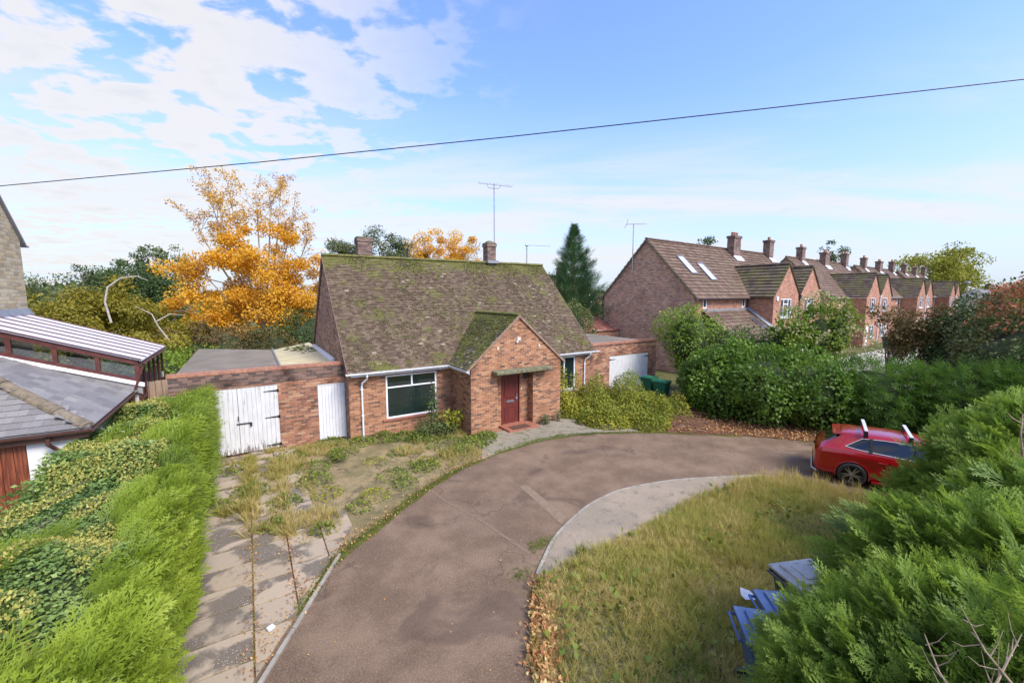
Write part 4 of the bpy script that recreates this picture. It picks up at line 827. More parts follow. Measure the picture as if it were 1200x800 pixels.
# low outhouse and far house seen between the bungalow roof and the terrace gable
OH=thing('brick_outhouse','low red brick outhouse with tiled lean-to roof behind the right garage','outhouse',(21,24,0))
m=MB(); wall(m,(19.8,22.5),(24.2,22.5),0,2.6); wall(m,(19.8,27),(19.8,22.5),0,2.6); m.poly([(19.8,27,2.6),(19.8,22.5,2.6),(19.8,27,4.2)]); wall(m,(24.2,22.5),(24.2,27),0,2.6); shift(m.build('wall',BR_OLD,OH),OH)
m=MB(); up=Vector((0,4.6,1.75)); tiles(m,(19.7,22.4,2.6),(1,0,0),up,4.4,up.length,.28,.25); m.poly([(19.7,22.4,2.58),(24.1,22.4,2.58),(24.1,27,4.33),(19.7,27,4.33)],.3); shift(m.build('roof',attr_mat('red_tiles',[(0,(.24,.09,.065)),(.6,(.34,.14,.10)),(1,(.5,.3,.26))],.85),OH),OH)
def far_house(label,loc,rz,w,d,e,r,wm,rm,win=True):
    T=thing('house',label,'house',loc,rz); m=MB(); 
    ops=[(w*.2,w*.2+1.4,e-1.7,e-.5),(w*.6,w*.6+1.4,e-1.7,e-.5)] if win else []
    wall(m,(0,0),(w,0),0,e,ops); wall(m,(w,0),(w,d),0,e); wall(m,(w,d),(0,d),0,e); wall(m,(0,d),(0,0),0,e,ops[:1]); m.poly([(0,d,e),(0,0,e),(0,d/2,r)]); m.poly([(w,0,e),(w,d,e),(w,d/2,r)]); m.build('wall',wm,T)
    m=MB(); up=Vector((0,d/2+.2,(r-e)*(1+.4/d))); tiles(m,(-.2,-.2,e-.1),(1,0,0),up,w+.4,up.length,.5,.4,th=.03,jit=.3,light=0); up=Vector((0,-(d/2+.2),(r-e)*(1+.4/d))); tiles(m,(w+.2,d+.2,e-.1),(-1,0,0),up,w+.4,up.length,.5,.4,th=.03,jit=.3,light=0); m.build('roof',rm,T)
    for o_ in ops: window(T,(o_[0],0),(o_[1],0),o_[2],o_[3],.05,mull=[(.7,o_[2],o_[3])],fw=.12,glassm=GLASSF)
    m=MB(); m.box(w*.5-.4,w*.5+.4,d/2-.3,d/2+.3,r-.5,r+1.0); m.build('chimney',CHIM,T)
    return T
far_house('distant brick house peeping out between the dark conifer and the terrace gable',(29.5,35.5,0),rad(20),9,7,5.0,7.6,BR_TERR2,TTILES)
m=MB(); m.lathe((29.3,31.3,5.1),[(0,-.05),(.2,0),(.38,.12)],16,'y'); m.tube([(29.3,31.3,5.05),(29.3,31.7,4.9),(29.3,34,4.8)],.02,5); m.tube([(29.3,31.7,4.9),(29.3,31.7,0)],.03,6); tag(m.build('satellite_dish',GREYM),'small grey satellite dish beside the terrace gable end','satellite dish')
far_house('distant white house with grey roof beyond the end of the terrace',(112,15.5,0),rad(-12),9,8,4.1,6.4,RENDER,SLATES)
far_house('distant brick house end beyond the third block of the terrace',(128,25,0),rad(5),12,8,5.2,8.2,BR_TERR2,TTILES)
LP=thing('street_lamp','grey street lamp post at the far end of the terrace','street lamp',(92,16.6,0))
m=MB(); m.tube([(0,0,0),(0,0,1.2)],.10,10); m.tube([(0,0,1.2),(0,0,7.0)],[.07,.05],10); m.build('post',GREYM,LP)
m=MB(); m.box(-.9,.5,-.25,.25,7.0,7.35); m.build('lantern',LEAD,LP,bevel=.08)
# ------------------------------------------------------------------ overhead cable
def wp(px,py,t):
    F_=487.;x=(px-600)/F_;y=-(py-400)/F_;p_=math.atan(53.5/487);cp,sp=math.cos(p_),math.sin(p_);cu,su=math.cos(rad(32.4)),math.sin(rad(32.4))
    f=cp+y*sp;z=-sp+y*cp; return Vector((x*cu+f*su,-x*su+f*cu,z))*t+Vector((0,0,5.2))
pts=[wp(-300,241.5,12.5),wp(0,218,12),wp(300,190.5,11),wp(600,160,10),wp(900,127,9.2),wp(1200,93,8.4),wp(1500,57,7.6)]
m=MB(); q=[]
P0,P1=pts[0],pts[-1]
m.tube(pts,.012,6); tag(m.build('overhead_cable',BLACKP),'thin black overhead cable crossing the whole sky','cable')
# ------------------------------------------------------------------ wheelie bins
def wheelie(label,loc,rz,body,lid,group,h=1.06):
    B=thing('wheelie_bin',label,'wheelie bin',loc,rz,group)
    m=MB(); t=.285;b=.215; tl=.34; bl=.25
    m.hexa([(-b,-bl,.05),(b,-bl,.05),(b,bl-.08,.05),(-b,bl-.08,.05),(-t,-tl,h-.08),(t,-tl,h-.08),(t,tl,h-.08),(-t,tl,h-.08)]); m.build('body',body,B,bevel=.03)
    m=MB(); m.box(-t-.02,t+.02,-tl-.02,tl+.03,h-.09,h-.045); m.build('rim',body,B,bevel=.01)
    m=MB(); m.box(-t-.03,t+.03,-tl-.05,tl+.04,h-.042,h); m.prism([(-t+.05,-tl+.06),(t-.05,-tl+.06),(t-.05,tl-.08),(-t+.05,tl-.08)],h,h+.035); m.prism([(-t+.13,-tl+.16),(t-.13,-tl+.16),(t-.13,tl-.2),(-t+.13,tl-.2)],h+.035,h+.05); l=m.build('lid',lid,B,bevel=.015)
    for s in (-1,1):
        m=MB(); m.tube([(s*.16-.07,-tl-.02,h+.0),(s*.16-.07,-tl+.0,h+.06),(s*.16+.07,-tl+.0,h+.06),(s*.16+.07,-tl-.02,h)],.012,6); m.build('lid_handle',BLACKP,l)
    m=MB(); m.tube([(-.24,tl+.03,h-.07),(-.24,tl+.11,h-.05),(.24,tl+.11,h-.05),(.24,tl+.03,h-.07)],.017,8); m.build('handle',body,B)
    for s in (-1,1):
        m=MB(); m.lathe((s*.25,bl-.02,.10),[(.02,-.03),(.1,-.03),(.1,.03),(.02,.03),(.02,-.03)],18,'x'); m.build('wheel',BLACKP,B)
    m=MB(); m.tube([(-.25,bl-.02,.10),(.25,bl-.02,.10)],.012,6); m.build('axle',IRON,B)
    return B
BLUEP=plain('blue_plastic',(.045,.095,.26),.4,var=.1,scale=3,dirt=(.07,.13,.28)); BLUEL=plain('faded_blue_lid',(.10,.165,.34),.5,var=.08,scale=3); DBLUE=plain('dark_blue_plastic',(.03,.055,.14),.4)
GRL=plain('grey_lid_plastic',(.48,.455,.42),.5,var=.08,scale=4,dirt=(.22,.21,.2)); DGREY=plain('dark_grey_plastic',(.05,.05,.055),.45); GRNP=plain('green_bin_plastic',(.015,.13,.075),.4,var=.1,scale=3); GRNL=plain('green_bin_lid',(.03,.20,.11),.4,var=.1,scale=3)
wheelie('grey lidded wheelie bin at the lawn edge under the conifer',(6.75,2.50,0),rad(68),DGREY,GRL,'wheelie bins on the front lawn',1.12)
wheelie('faded blue wheelie bin half hidden between the grey and front blue bins',(5.98,2.35,0),rad(50),BLUEP,BLUEL,'wheelie bins on the front lawn',1.02)
wheelie('nearest blue wheelie bin at the bottom of the lawn under the fronds',(5.36,2.30,0),rad(45),BLUEP,BLUEL,'wheelie bins on the front lawn',1.04)
wheelie('front green wheelie bin right of the white garage door',(16.95,13.0,0),rad(10),GRNP,GRNL,'green wheelie bins by the right garage')
wheelie('back green wheelie bin tucked behind the other one near the garage door',(17.05,13.85,0),rad(6),GRNP,GRNL,'green wheelie bins by the right garage',1.1)
wheelie('small distant green wheelie bin standing before the second terraced house',(54.0,14.9,0),rad(6),GRNP,GRNL,'green wheelie bins by the terrace',1.1)
# litter on the lawn
m=MB(); c=(6.72,3.30)
vs=[(c[0]+math.cos(a)*r_,c[1]+math.sin(a)*r_,.26+random.uniform(0,.05)) for a,r_ in [(i*1.047+.3,random.uniform(.10,.16)) for i in range(6)]]
for i in range(6): m.poly([(c[0],c[1],.30),vs[i],vs[(i+1)%6]]); 
tag(m.build('litter_bag',plain('white_plastic_bag',(.8,.8,.82),.3)),'crumpled white plastic bag on the long grass','litter')
m=MB(); m.box(-.06,.05,-.04,.05,0,.05,M=Matrix.Translation((.02,7.05,.03))@Matrix.Rotation(.5,4,'Z')); tag(m.build('litter_paper',WHITE,bevel=.015),'scrap of white paper on the slab edging','litter')
# ------------------------------------------------------------------ red hatchback
def car(loc,rz):
    C=thing('parked_car','red hatchback with silver roof bars parked beside the hedge','car',loc,rz)
    PAINT=plain('red_car_paint',(.38,.004,.009),.20,metal=.2,var=.0,coat=1.0); TRIM=plain('black_car_trim',(.015,.015,.017),.5); ALU=plain('brushed_bar',(.82,.82,.83),.35,.3,var=.02)
    # x, halfwidth, zbottom, zbelt, zroof, hw_roof
    S=[(0,.66,.36,.70,.78,.46),(.05,.79,.24,.84,.93,.56),(.14,.855,.20,.95,1.01,.60),(.26,.875,.19,.985,1.09,.61),(.62,.89,.19,.99,1.375,.545),(.72,.893,.19,.99,1.40,.56),(1.1,.897,.19,.975,1.43,.58),(1.6,.897,.19,.95,1.445,.59),(2.1,.895,.19,.93,1.435,.59),(2.55,.892,.19,.915,1.37,.585),(3.25,.885,.19,.90,.99,.66),(3.7,.87,.2,.85,.91,.62),(4.1,.82,.22,.74,.81,.55),(4.32,.70,.25,.60,.66,.45),(4.37,.6,.34,.48,.52,.40)]
    V=[];Fc=[]
    for (x,w,zb,zt,zr,wr) in S:
        mid=zb+(zt-zb)*.55
        ring=[(0,zb),(w*.80,zb),(w*.96,zb+.07),(w*.985,zb+(zt-zb)*.38),(w*.95 if x>.8 and x<3.2 else w*.99,mid),(w*1.0,zb+(zt-zb)*.82),(w*.955,zt),(wr+ (w*.955-wr)*.10,zr-.07 if zr-zt>.2 else zt+(zr-zt)*.5),(wr*.86,zr-.012),(wr*.45,zr+.008),(0,zr+.012)]
        V.append(ring)
    bm=bmesh.new(); G=[]
    for i,(x,*_) in enumerate(S):
        row=[]; r_=V[i]
        for (y,z) in r_: row.append(bm.verts.new((x,y,z)))
        for (y,z) in r_[-2:0:-1]: row.append(bm.verts.new((x,-y,z)))
        G.append(row)
    n=len(G[0])
    for i in range(len(G)-1):
        for j in range(n): bm.faces.new((G[i][j],G[i+1][j],G[i+1][(j+1)%n],G[i][(j+1)%n]))
    bm.faces.new(G[0][::1]); bm.faces.new(G[-1][::-1])
    cl=bm.edges.layers.float.new('crease_edge')
    for i in range(len(G)-1):
        for j in (6,14):
            e=bm.edges.get((G[i][j],G[i+1][j])); 
            if e: e[cl]=.55
        for j in (5,15):
            e=bm.edges.get((G[i][j],G[i+1][j])); 
            if e: e[cl]=.35
    for i in (4,):
        for j in range(7,14):
            e=bm.edges.get((G[i][j],G[i][j+1])); 
            if e: e[cl]=.8
    bmesh.ops.recalc_face_normals(bm,faces=bm.faces)
    me=bpy.data.meshes.new('tmp'); bm.to_mesh(me); bm.free(); o=bpy.data.objects.new('tmp',me); COL.objects.link(o)
    sm=o.modifiers.new('s','SUBSURF'); sm.levels=4; sm.render_levels=4
    dg=bpy.context.evaluated_depsgraph_get(); me2=bpy.data.meshes.new_from_object(o.evaluated_get(dg)); bpy.data.objects.remove(o)
    bm=bmesh.new(); bm.from_mesh(me2); bm.normal_update()
    def cut(P,sel):
        for i in range(len(P)):
            p0=P[i-1];p1=P[i]; d=Vector((p1[0]-p0[0],0,p1[1]-p0[1])).normalized(); gf=[f for f in bm.faces if sel(f.calc_center_median())]; gm=list({v for f in gf for v in f.verts})+list({e for f in gf for e in f.edges})+gf
            bmesh.ops.bisect_plane(bm,geom=gm,dist=1e-5,plane_co=(p0[0],0,p0[1]),plane_no=(-d.z,0,d.x))
    def inpoly(x,z,P):
        c=False
        for i in range(len(P)):
            a=P[i];b=P[i-1]
            if (a[1]>z)!=(b[1]>z) and x<(b[0]-a[0])*(z-a[1])/(b[1]-a[1])+a[0]: c=not c
        return c
    SIDE=[(.70,1.085),(1.0,1.045),(2.0,1.0),(3.05,.965),(2.95,1.03),(2.50,1.285),(2.1,1.345),(1.5,1.35),(1.05,1.315)]
    cut(SIDE,lambda c:abs(c.y)>.5 and .5<c.x<3.3 and c.z>.85)
    ARCHR=.355
    for wx in (.88,3.52): cut([(wx+ARCHR*math.cos(2*math.pi*i/20),.33+ARCHR*math.sin(2*math.pi*i/20)) for i in range(20)],lambda c:abs(c.y)>.5 and abs(c.x-wx)<.42 and c.z<.75)
    ARCHP=[[(wx+ARCHR*math.cos(2*math.pi*i/20),.33+ARCHR*math.sin(2*math.pi*i/20)) for i in range(20)] for wx in (.88,3.52)]
    bm.normal_update()
    groups={'body':[],'side_window':[],'rear_window':[],'windscreen':[],'drop':[]}
    for f in bm.faces:
        c=f.calc_center_median(); nrm=f.normal
        if abs(c.y)>.5 and c.z<.8 and any(inpoly(c.x,c.z,q_) for q_ in ARCHP): groups['drop'].append(f); continue
        if abs(c.y)>.50 and inpoly(c.x,c.z,SIDE): groups['side_window'].append(f)
        elif .27<c.x<.585 and abs(c.y)<.56-.0*(c.z) and nrm.z>.2 and c.z>1.06: groups['rear_window'].append(f)
        elif 2.62<c.x<3.16 and abs(c.y)<.58 and nrm.z>.2: groups['windscreen'].append(f)
        else: groups['body'].append(f)
    def piece(name,faces,mat,off=0):
        vm={};v=[];fl=[]
        for f in faces:
            idx=[]
            for q in f.verts:
                if q.index not in vm: vm[q.index]=len(v); v.append(tuple(q.co+q.normal*off))
                idx.append(vm[q.index])
            fl.append(idx)
        m_=bpy.data.meshes.new(name); m_.from_pydata(v,[],fl); m_.materials.append(mat); m_.update(); 
        p=link(name,m_,C,True); p.matrix_parent_inverse=Matrix.Translation((-2.2,0,0)); return p
    bm.verts.index_update(); bm.verts.ensure_lookup_table()
    body=piece('body',groups['body'],PAINT)
    for s in (1,-1): piece('side_window',[f for f in groups['side_window'] if f.calc_center_median().y*s>0],CARGLASS)
    piece('rear_window',groups['rear_window'],CARGLASS); piece('windscreen',groups['windscreen'],CARGLASS)
    bm.free()
    I=Matrix.Translation((-2.2,0,0))
    def add(m,name,mat,par=None,**k):
        p=m.build(name,mat,par or C,**k)
        if par is None: p.matrix_parent_inverse=I.copy()
        return p
    m=MB(); m.box(.15,4.2,-.70,.70,.22,.55); add(m,'underbody',TRIM)
    for s in (1,-1):
        m=MB(); m.tube([(1.30,s*.845,.225),(2.1,s*.855,.215),(3.10,s*.845,.225)],.045,8); add(m,'side_skirt',PAINT)
        m=MB(); m.tube([(.70,s*.792,1.080),(1.0,s*.825,1.040),(2.0,s*.850,.995),(3.0,s*.835,.96)],.009,5); m.tube([(.70,s*.792,1.080),(1.05,s*.660,1.318),(1.5,s*.650,1.352),(2.1,s*.650,1.347),(2.5,s*.665,1.287)],.008,5); add(m,'chrome_strip',ALU)
        m=MB(); m.box(1.22,1.255,s*.74-.02 if s>0 else -.86,s*.86 if s>0 else -.74,1.02,1.33) if False else m.hexa([(1.20,s*.80,1.01),(1.27,s*.80,1.01),(1.27,s*.862,1.01),(1.20,s*.862,1.01),(1.20,s*.66,1.355),(1.27,s*.66,1.355),(1.27,s*.705,1.355),(1.20,s*.705,1.355)]); m.hexa([(2.10,s*.80,.98),(2.15,s*.80,.98),(2.15,s*.872,.98),(2.10,s*.872,.98),(2.10,s*.66,1.355),(2.15,s*.66,1.355),(2.15,s*.70,1.355),(2.10,s*.70,1.355)]); [setattr(q_,'matrix_parent_inverse',I.copy()) for q_ in split_build(m,'window_pillar',TRIM,C)]
        m=MB(); m.hexa([(.035,s*.46,.80),(.09,s*.80,.78),(.34,s*.885,.86),(.12,s*.80,.86),(.07,s*.46,.865),(.12,s*.80,.87),(.40,s*.875,.90),(.14,s*.72,.90)]); add(m,'tail_light',plain('tail_lamp_red',(.35,.01,.012),.12,coat=1))
        m=MB(); m.hexa([(.03,s*.40,.815),(.075,s*.74,.80),(.10,s*.74,.80),(.06,s*.40,.815),(.045,s*.40,.845),(.09,s*.74,.835),(.11,s*.74,.835),(.07,s*.40,.845)]); add(m,'light_bar',plain('clear_lamp',(.7,.7,.72),.1,coat=1))
        m=MB(); m.tube([(1.40,s*.905,.80),(1.50,s*.925,.81),(1.58,s*.905,.81)],.014,6); add(m,'door_handle',PAINT)
        for wx in (.88,3.52):
            t=MB(); t.lathe((wx,s*.79,.33),[(.235,-.10),(.30,-.11),(.325,-.08),(.332,0),(.325,.08),(.30,.11),(.235,.10)],40,'y'); w=add(t,'wheel',BLACKP,smooth=True)
            t=MB(); t.lathe((wx,s*.79,.33),[(.238,-.09),(.238,.09),(.225,.095 if s>0 else -.095)],36,'y')
            for k in range(10):
                a=2*math.pi*k/10+(0.12 if k%2 else -.12); ca,sa=math.cos(a),math.sin(a); y0=s*.845
                pp=lambda r_,w_,dy:(wx+ca*r_-sa*w_,y0+s*dy,.33+sa*r_+ca*w_)
                t.hexa([pp(.04,-.018,-.02),pp(.232,-.012,-.01),pp(.232,-.012,.015),pp(.04,-.018,.02),pp(.04,.018,-.02),pp(.232,.012,-.01),pp(.232,.012,.015),pp(.04,.018,.02)])
            t.lathe((wx,s*.855,.33),[(.0,.02*s),(.05,.01*s),(.055,-.02*s)],16,'y'); t.build('rim',GREYM,w)
            t=MB(); t.lathe((wx,s*.55,.33),[(.0,0),(.37,0),(.37,s*.30)],36,'y'); add(t,'wheel_arch',TRIM)
            t=MB(); t.tube([(wx+.367*math.cos(a),s*.872,.33+.367*math.sin(a)) for a in [math.pi*(i/24)*1.16-.25 for i in range(25)]],.016,6); add(t,'arch_lip',PAINT)
    m=MB(); m.hexa([(.02,-.62,.22),(.20,-.80,.22),(.20,.80,.22),(.02,.62,.22),(-.015,-.60,.42),(.20,-.84,.40),(.20,.84,.40),(-.015,.60,.42)]); add(m,'rear_diffuser',TRIM,bevel=.02)
    m=MB(); m.tube([(.10,-.78,.24),(-.02,-.55,.235),(-.02,.55,.235),(.10,.78,.24)],.016,6); add(m,'bumper_trim',ALU)
    m=MB(); m.box(-.028,-.012,-.26,.26,.50,.61); add(m,'number_plate',plain('yellow_plate',(.75,.55,.05),.4))
    m=MB(); m.hexa([(.44,-.52,1.300),(.86,-.56,1.345),(.86,.56,1.345),(.44,.52,1.300),(.40,-.50,1.335),(.86,-.54,1.392),(.86,.54,1.392),(.40,.50,1.335)]); add(m,'spoiler',PAINT,bevel=.015)
    m=MB(); m.tube([(.33,0,1.165),(.30,.30,1.12)],.008,5); m.box(.0,.02,-.07,.07,.80,.87); add(m,'rear_wiper',TRIM)
    for x in (1.12,2.02):
        m=MB(); m.box(x-.04,x+.04,-.66,.66,1.535,1.562); b=add(m,'roof_bar',ALU,bevel=.008)
        m=MB()
        for s in (1,-1): m.hexa([(x-.05,s*.56,1.40),(x+.05,s*.56,1.40),(x+.05,s*.66,1.37),(x-.05,s*.66,1.37),(x-.04,s*.56,1.54),(x+.04,s*.56,1.54),(x+.04,s*.65,1.54),(x-.04,s*.65,1.54)])
        add(m,'bar_foot',TRIM)
    for s in (1,-1):
        m=MB(); m.hexa([(2.72,s*.90,.95),(2.92,s*.90,.97),(2.92,s*1.08,.97),(2.74,s*1.10,.95),(2.74,s*.90,1.08),(2.90,s*.90,1.08),(2.90,s*1.06,1.08),(2.76,s*1.08,1.08)]); add(m,'door_mirror',PAINT,bevel=.03)
    return C
car((15.0,3.32,0),math.atan2(-.93,.36))
# ------------------------------------------------------------------ camera, sky and sun
cam=bpy.data.cameras.new('camera'); co=bpy.data.objects.new('camera',cam); COL.objects.link(co); cam.sensor_width=36; cam.lens=487/1200*36; cam.clip_end=4000; cam.clip_start=.05
co.location=(0,0,5.2); co.rotation_euler=(math.pi/2-math.atan(53.5/487),0,-rad(32.4)); sc.camera=co
SUN_EL,SUN_AZ=48,-38  # azimuth from +Y clockwise in degrees => direction the light comes from
def lights():
    el=rad(SUN_EL); a=rad(SUNDIR); d=Vector((math.cos(el)*math.cos(a),math.cos(el)*math.sin(a),math.sin(el)))
    L=bpy.data.lights.new('sun','SUN'); L.energy=SUN_E; L.angle=rad(SUN_ANG); L.color=(1,.90,.76); o=bpy.data.objects.new('sun',L); COL.objects.link(o); o.rotation_euler=d.to_track_quat('Z','Y').to_euler(); o.location=d*60
    w=bpy.data.worlds.new('World'); sc.world=w; w.use_nodes=True; t=w.node_tree; N=t.nodes; N.clear()
    def nd(ty,ins=None,**k):
        n=N.new('ShaderNode'+ty)
        for a_,b_ in k.items(): setattr(n,a_,b_)
        for a_,b_ in (ins or {}).items():
            if isinstance(b_,bpy.types.NodeSocket): t.links.new(b_,n.inputs[a_])
            else: n.inputs[a_].default_value=b_
        return n
    sky=nd('TexSky',sky_type='NISHITA',sun_disc=False,sun_elevation=el,sun_rotation=math.pi/2-a,altitude=0,air_density=1.0,dust_density=1.2,ozone_density=1.6)
    g=nd('TexCoord').outputs['Generated']; s=nd('SeparateXYZ',{0:g}); z=s.outputs[2]
    mt=lambda op,a_,b_=0.,c_=0.: nd('Math',{0:a_,1:b_,2:c_},operation=op).outputs[0]
    sm=lambda x,a_,b_: nd('MapRange',{0:x,1:a_,2:b_},interpolation_type='SMOOTHSTEP').outputs[0]
    zz=mt('ADD',mt('MAXIMUM',z,0.),.10)
    # coordinates on a flat cloud layer, turned so that u runs to the camera's right
    cu,su=math.cos(rad(32.4)),math.sin(rad(32.4))
    r=mt('SUBTRACT',mt('MULTIPLY',s.outputs[0],cu),mt('MULTIPLY',s.outputs[1],su)); f=mt('ADD',mt('MULTIPLY',s.outputs[0],su),mt('MULTIPLY',s.outputs[1],cu))
    U_=mt('DIVIDE',r,zz); F_=mt('DIVIDE',f,zz)
    v1=nd('CombineXYZ',{0:mt('MULTIPLY',U_,1.0),1:mt('MULTIPLY',F_,1.15),2:2.3}).outputs[0]
    n1=nd('TexNoise',{'Vector':v1,'Scale':4.6,'Detail':10.,'Roughness':.55,'Distortion':.15}).outputs[0]
    v0=nd('CombineXYZ',{0:U_,1:F_,2:7.1}).outputs[0]
    n0=nd('TexNoise',{'Vector':v0,'Scale':.55,'Detail':3.,'Roughness':.5}).outputs[0]
    left=sm(r,.12,-.55) ; high=sm(z,.02,.30)
    c1=mt('MULTIPLY',sm(mt('ADD',mt('MULTIPLY',mt('SUBTRACT',n0,.5),.5),mt('ADD',n1,mt('MULTIPLY',left,.10))),  .53,.64),mt('MULTIPLY',left,.92))
    v2=nd('CombineXYZ',{0:mt('MULTIPLY',U_,.30),1:mt('MULTIPLY',F_,.75),2:5.7}).outputs[0]
    n2=nd('TexNoise',{'Vector':v2,'Scale':1.2,'Detail':10.,'Roughness':.6,'Distortion':.5}).outputs[0]
    band=mt('MULTIPLY',sm(z,.0,.10),sm(z,.42,.20))
    c2=mt('MULTIPLY',mt('MULTIPLY',sm(n2,.38,.62),band),.8)
    m1=mt('MAXIMUM',c1,c2); hz=sm(z,.42,-.04)
    mixc=lambda fac,a_,b_: (lambda n:(t.links.new(fac,n.inputs[0]) if isinstance(fac,bpy.types.NodeSocket) else setattr(n.inputs[0],'default_value',fac),[t.links.new(q_,n.inputs[i_]) if isinstance(q_,bpy.types.NodeSocket) else setattr(n.inputs[i_],'default_value',(*q_,1)) for i_,q_ in ((6,a_),(7,b_))],n.outputs[2])[2])(nd('Mix',data_type='RGBA'))
    K=CLOUD
    base=mixc(1.0,sky.outputs[0],sky.outputs[0])
    tint=nd('Mix',data_type='RGBA',blend_type='MULTIPLY'); tint.inputs[0].default_value=1; t.links.new(sky.outputs[0],tint.inputs[6]); tint.inputs[7].default_value=SKYT
    col=mixc(.06,tint.outputs[2],(K*.80,K*.92,K*1.0)); col=mixc(mt('MULTIPLY',hz,.80),col,(K*.79,K*.88,K*1.0))
    shade=mixc(sm(n1,.55,.80),(K*1.03,K*1.01,K*1.0),(K*.90,K*.91,K*.93))
    col=mixc(m1,col,shade)
    bg=nd('Background',{'Color':col,'Strength':SKY_S}); o_=nd('OutputWorld'); t.links.new(bg.outputs[0],o_.inputs[0])
SUN_EL=46; SUNDIR=-74; SUN_E=1.4; SUN_ANG=25.0; SKY_S=.15; CLOUD=1.85; SKYT=(.50,.585,.83,1)
lights()
sc.view_settings.view_transform='Standard'; sc.view_settings.look='None'; sc.view_settings.gamma=1; sc.view_settings.use_curve_mapping=False; sc.view_settings.exposure=1.68
sc.render.engine='CYCLES'; sc.cycles.max_bounces=6; sc.cycles.transparent_max_bounces=8; sc.cycles.diffuse_bounces=3; sc.cycles.glossy_bounces=3; sc.cycles.use_denoising=True
# ------------------------------------------------------------------ vegetation
def ell_points(E,n,shell=.55):
    """n points in the outer shells of ellipsoids E=[(cx,cy,cz,rx,ry,rz)], dropping those deep in another; returns P,N"""
    w=np.array([(e[3]*e[4]*e[5])**(2/3) for e in E]); w=w/w.sum(); ps=[];ns=[]
    for e,wi in zip(E,w):
        k=int(n*wi)+1; d=rdir(k); r=(shell+(1-shell)*R.random(k)**.6)[:,None]; c=np.array(e[:3]); a=np.array(e[3:])
        ps.append(c+d*a*r); ns.append(norm(d/a))
    P=np.concatenate(ps);N=np.concatenate(ns); keep=P[:,2]>.03
    for e in E:
        q=(P-np.array(e[:3]))/np.array(e[3:]); keep&=~((q**2).sum(1)<(shell*.85)**2)
    return P[keep],N[keep]
def clump_mod(P,N,amp,f,seed=0):  # push points in/out in clumps
    v=vnoise(P,f,seed)-.5; return P+N*(v[:,None]*amp*2)
def leafmesh(name,P,N,size,mat,par=None,dirbias=(0,0,0),up=.4,spread=.7,tmpl=LEAF,rn=None,tipw=.2,keepf=None,cl=.55,cf=1.5,seed=0):
    n=len(P); y=norm(N*.8+rdir(n)*spread+np.array(dirbias)); z=norm(N+rdir(n)*.6+np.array([0,0,up])); s=size*R.uniform(.6,1.25,n)
    if rn is None: rn=np.clip(R.random(n)*(1-cl)+vnoise(P,cf,seed)*cl,0,1)
    v,f,a=instances(tmpl[0],tmpl[1],tmpl[2],P,y,z,s,rn,tipw)
    o=np_mesh(name,v,f,a,mat,par)
    if par is not None: shift(o,par)
    return o
def core(E,par,scale=.72,mat=None,seed=0,name='shade_core'):  # solid blobs that block see-through; inner shade is put into their colour
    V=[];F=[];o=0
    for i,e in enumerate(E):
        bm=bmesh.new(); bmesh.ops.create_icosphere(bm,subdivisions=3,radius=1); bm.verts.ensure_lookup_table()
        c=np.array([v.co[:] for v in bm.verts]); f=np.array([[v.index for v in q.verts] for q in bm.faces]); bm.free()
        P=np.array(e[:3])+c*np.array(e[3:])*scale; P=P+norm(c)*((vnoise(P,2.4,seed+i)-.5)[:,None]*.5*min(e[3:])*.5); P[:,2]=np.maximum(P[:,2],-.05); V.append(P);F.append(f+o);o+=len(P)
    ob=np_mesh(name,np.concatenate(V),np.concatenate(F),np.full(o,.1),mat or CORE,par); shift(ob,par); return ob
def limbs(par,base,targets,r0,mat,name='trunk',hsplit=.3,sub=3,wob=.25,twigs=0,top=None):
    m=MB(); b=Vector(base); tz=max(t[2] for t in targets); 
    top=Vector(top) if top else Vector((b.x,b.y,b.z+(tz-b.z)*.8)); 
    m.tube([b,b.lerp(top,.3)+Vector((random.uniform(-.1,.1),random.uniform(-.1,.1),0)),b.lerp(top,.65),top],[r0,r0*.8,r0*.5,r0*.15],8)
    for t in targets:
        t=Vector(t); h=min(max((t.z-b.z)*random.uniform(.25,.6),.2),(top.z-b.z)*.9); s=b.lerp(top,h/(top.z-b.z)); L=(t-s).length
        mid=s.lerp(t,.5)+Vector((random.uniform(-1,1),random.uniform(-1,1),random.uniform(0,1)))*L*.12
        r=r0*.42*(1-h/(top.z-b.z)*.5); m.tube([s,mid,t],[r,r*.6,r*.2],6)
        for k in range(twigs):
            q=mid.lerp(t,random.random()); e=t+Vector((random.gauss(0,1),random.gauss(0,1),random.gauss(.3,1)))*min(L*.25,.45); m.tube([q,q.lerp(e,.5)+Vector((0,0,.05*L)),e],[r*.3,r*.2,r*.08],4)
    return shift(m.build(name,mat,par,uv=False),par)
